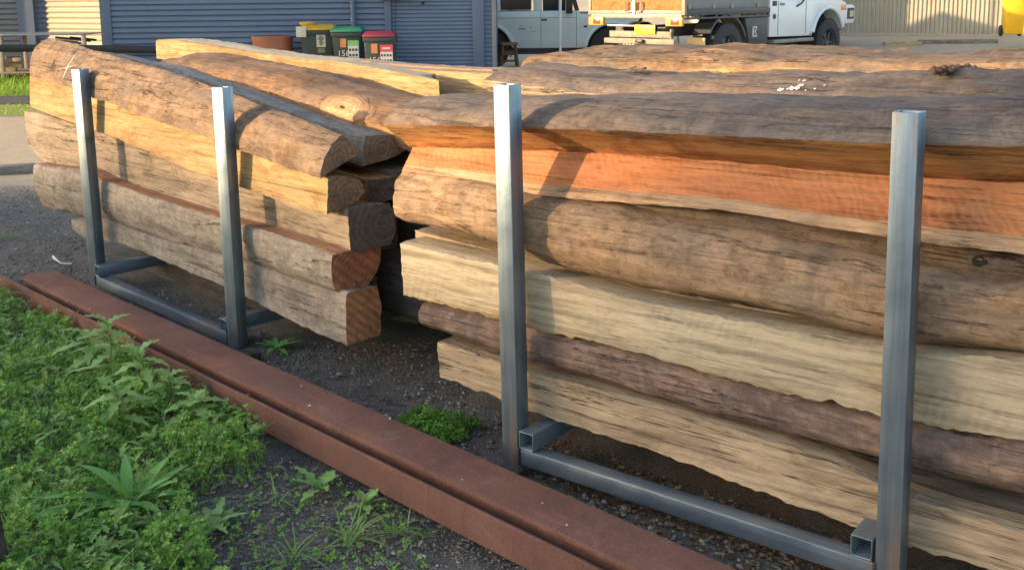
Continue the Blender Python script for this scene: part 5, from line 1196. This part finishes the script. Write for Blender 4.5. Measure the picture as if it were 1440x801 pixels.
# loose gravel and bark crumbs
random.seed(51)
def pebbles(P, n, r0, r1, name, label, mat, flat=.6):
    vs = []; fs = []
    for (x, y) in sample(P, n):
        q = r0+(r1-r0)*random.random()**3; a = random.random()*6.28; n0 = len(vs); ca, sa = math.cos(a), math.sin(a)
        for (i, j, k) in ((1,0,0),(0,1,0),(-1,0,0),(0,-1,0),(0,0,1),(.6,.6,.55),(-.6,.5,.6)):
            dx, dy = i*q*random.uniform(.7, 1.5), j*q*random.uniform(.6, 1.1); vs.append((x+dx*ca-dy*sa, y+dx*sa+dy*ca, k*q*flat*random.uniform(.7, 1.2)+gz(x, y)-.004))
        fs += [(n0+0, n0+5, n0+4), (n0+0, n0+1, n0+5), (n0+5, n0+1, n0+4), (n0+1, n0+6, n0+4), (n0+1, n0+2, n0+6), (n0+6, n0+2, n0+4), (n0+2, n0+3, n0+4), (n0+3, n0, n0+4)]
    mb = MB(); mb.add(vs, fs); tag(mb.build(name, mat), label, 'gravel', kind='stuff')
def islmat(name, stops, rough=.9):
    t = NT(name); g = t.n('ShaderNodeNewGeometry'); col = t.ramp(g.outputs['Random Per Island'], stops); n = t.noise(t.mapping(), 160, 4)
    return t.done(t.mix(t.math('MULTIPLY', n, .6), col, (.05, .045, .04)), rough, spec=.2)
M_peb = islmat('gravel_stones', [(0, (.10, .09, .08)), (.5, (.19, .175, .16)), (.85, (.32, .29, .26)), (1, (.5, .46, .41))])
M_crumb = islmat('bark_crumbs', [(0, (.07, .04, .025)), (.5, (.17, .095, .05)), (.9, (.34, .22, .12)), (1, (.5, .38, .22))])
PG = [at(*q) for q in ((240, 640), (420, 640), (760, 800), (900, 900), (200, 900))]
pebbles(PG, 9000, .0016, .008, 'loose_gravel', 'loose gravel stones on the dark soil in the foreground', M_peb)
PG = [at(*q) for q in ((-160, 255), (60, 262), (160, 380), (420, 480), (620, 480), (720, 560), (760, 660), (1100, 800), (1000, 830), (400, 560), (120, 420), (-160, 370))]
pebbles(PG, 9000, .003, .012, 'yard_gravel', 'loose gravel stones scattered around and under the racks', M_peb)
PG = [at(*q) for q in ((740, 600), (1000, 690), (1200, 760), (1300, 900), (1000, 800), (760, 660))]
pebbles(PG, 3500, .002, .011, 'bark_litter', 'brown bark crumbs and sawdust under the right stack', M_crumb, .4)
# dead straw and leaf litter among the weeds and on the bare soil
random.seed(71); vs = []; fs = []
PL = [at(*q) for q in ((-100, 440), (60, 470), (330, 610), (430, 650), (760, 810), (700, 860), (-100, 860))]
for (x, y) in sample(PL, 420):
    a_ = random.random()*6.28; d = Vector((math.cos(a_), math.sin(a_), random.uniform(-.1, .35))).normalized()
    if random.random() < .7: leaf_quad(vs, fs, Vector((x, y, .004+random.random()*.05*(dens(x, y) > .5))), d, Vector((0, 0, 1)), random.uniform(.03, .11), random.uniform(.0015, .003), .1, random.uniform(-.2, .4), 3)
    else: lobed(vs, fs, Vector((x, y, .006)), d, Vector((0, 0, 1)), random.uniform(.02, .045), random.uniform(.008, .018), .3, 3)
mb = MB(); mb.add(vs, fs); tag(mb.build('plant_litter', islmat('plant_litter', [(0, (.12, .08, .045)), (.5, (.30, .22, .12)), (1, (.5, .41, .26))])), 'dead straw and dry leaf litter among the weeds in the foreground', 'litter', kind='stuff')
# torn fibres along the lower edges of the split logs
random.seed(81)
def fibres(key, edge, n, mat, up=6, lmin=25, lmax=90, wmax=2.6):
    xs = [p[0] for p in edge]; ys = [p[1] for p in edge]
    for k in range(n):
        x = random.uniform(xs[0]+8, min(xs[-1], 1430)-lmax); L = random.uniform(lmin, lmax); off = random.uniform(1.0, up); pts = []
        for q in range(4):
            xx = x+L*q/3; pts.append((xx, float(np.interp(xx, xs, ys))-off*(1-.55*q/3)-random.uniform(0, 1.2)))
        ribbon('torn_fibre', LOGS[key], pts, random.uniform(1.0, wmax), mat, random.uniform(.002, .007), 4, .5)
fibres('R5', [(566,415),(605,424),(702,450),(742,462),(865,490),(940,510),(1060,544),(1237,584),(1289,598),(1440,620)], 26, M_splint, 9)
fibres('R3', [(553,317),(572,324),(670,342),(699,352),(741,372),(826,392),(865,404),(900,412),(1060,441),(1157,468),(1240,484),(1292,493),(1440,504)], 18, bark_warm, 14)
fibres('R7', [(616,530),(708,565),(749,582),(940,644),(960,654),(1060,692),(1233,753),(1281,771),(1440,816)], 12, M_splint, 5)
fibres('R2', [(565,240),(619,247),(697,257),(734,272),(824,281),(980,292),(1100,308),(1157,321),(1243,331),(1299,341),(1440,357)], 8, M_splint, 4, wmax=1.6)
fibres('R1', [(545,184),(691,185),(850,189),(950,194),(1060,203),(1246,217),(1440,224)], 14, bark_brown, 6, wmax=2)
# bright grass at the far left
random.seed(61)
P = [at(-220, 111), at(60, 111), at(64, 139), at(-220, 141)]
vs = []; fs = []
for (x, y) in sample(P, 6500):
    d = rvec(.65, .98); leaf_quad(vs, fs, Vector((x, y, 0)), d, (Vector((0, 0, 1.4))-d*.9).normalized(), random.uniform(.10, .26), .014, .1, random.uniform(.1, .5), 3)
P = [at(-220, 150), at(60, 150), at(76, 163), at(-220, 165)]
for (x, y) in sample(P, 2600):
    d = rvec(.4, .95); leaf_quad(vs, fs, Vector((x, y, 0)), d, (Vector((0, 0, 1.4))-d*.9).normalized(), random.uniform(.04, .10), .012, .1, random.uniform(.1, .5), 2)
mb = MB(); mb.add(vs, fs); tag(mb.build('lawn_grass', M_lawn), 'bright sunlit grass at the far left of the yard', 'grass', kind='stuff')
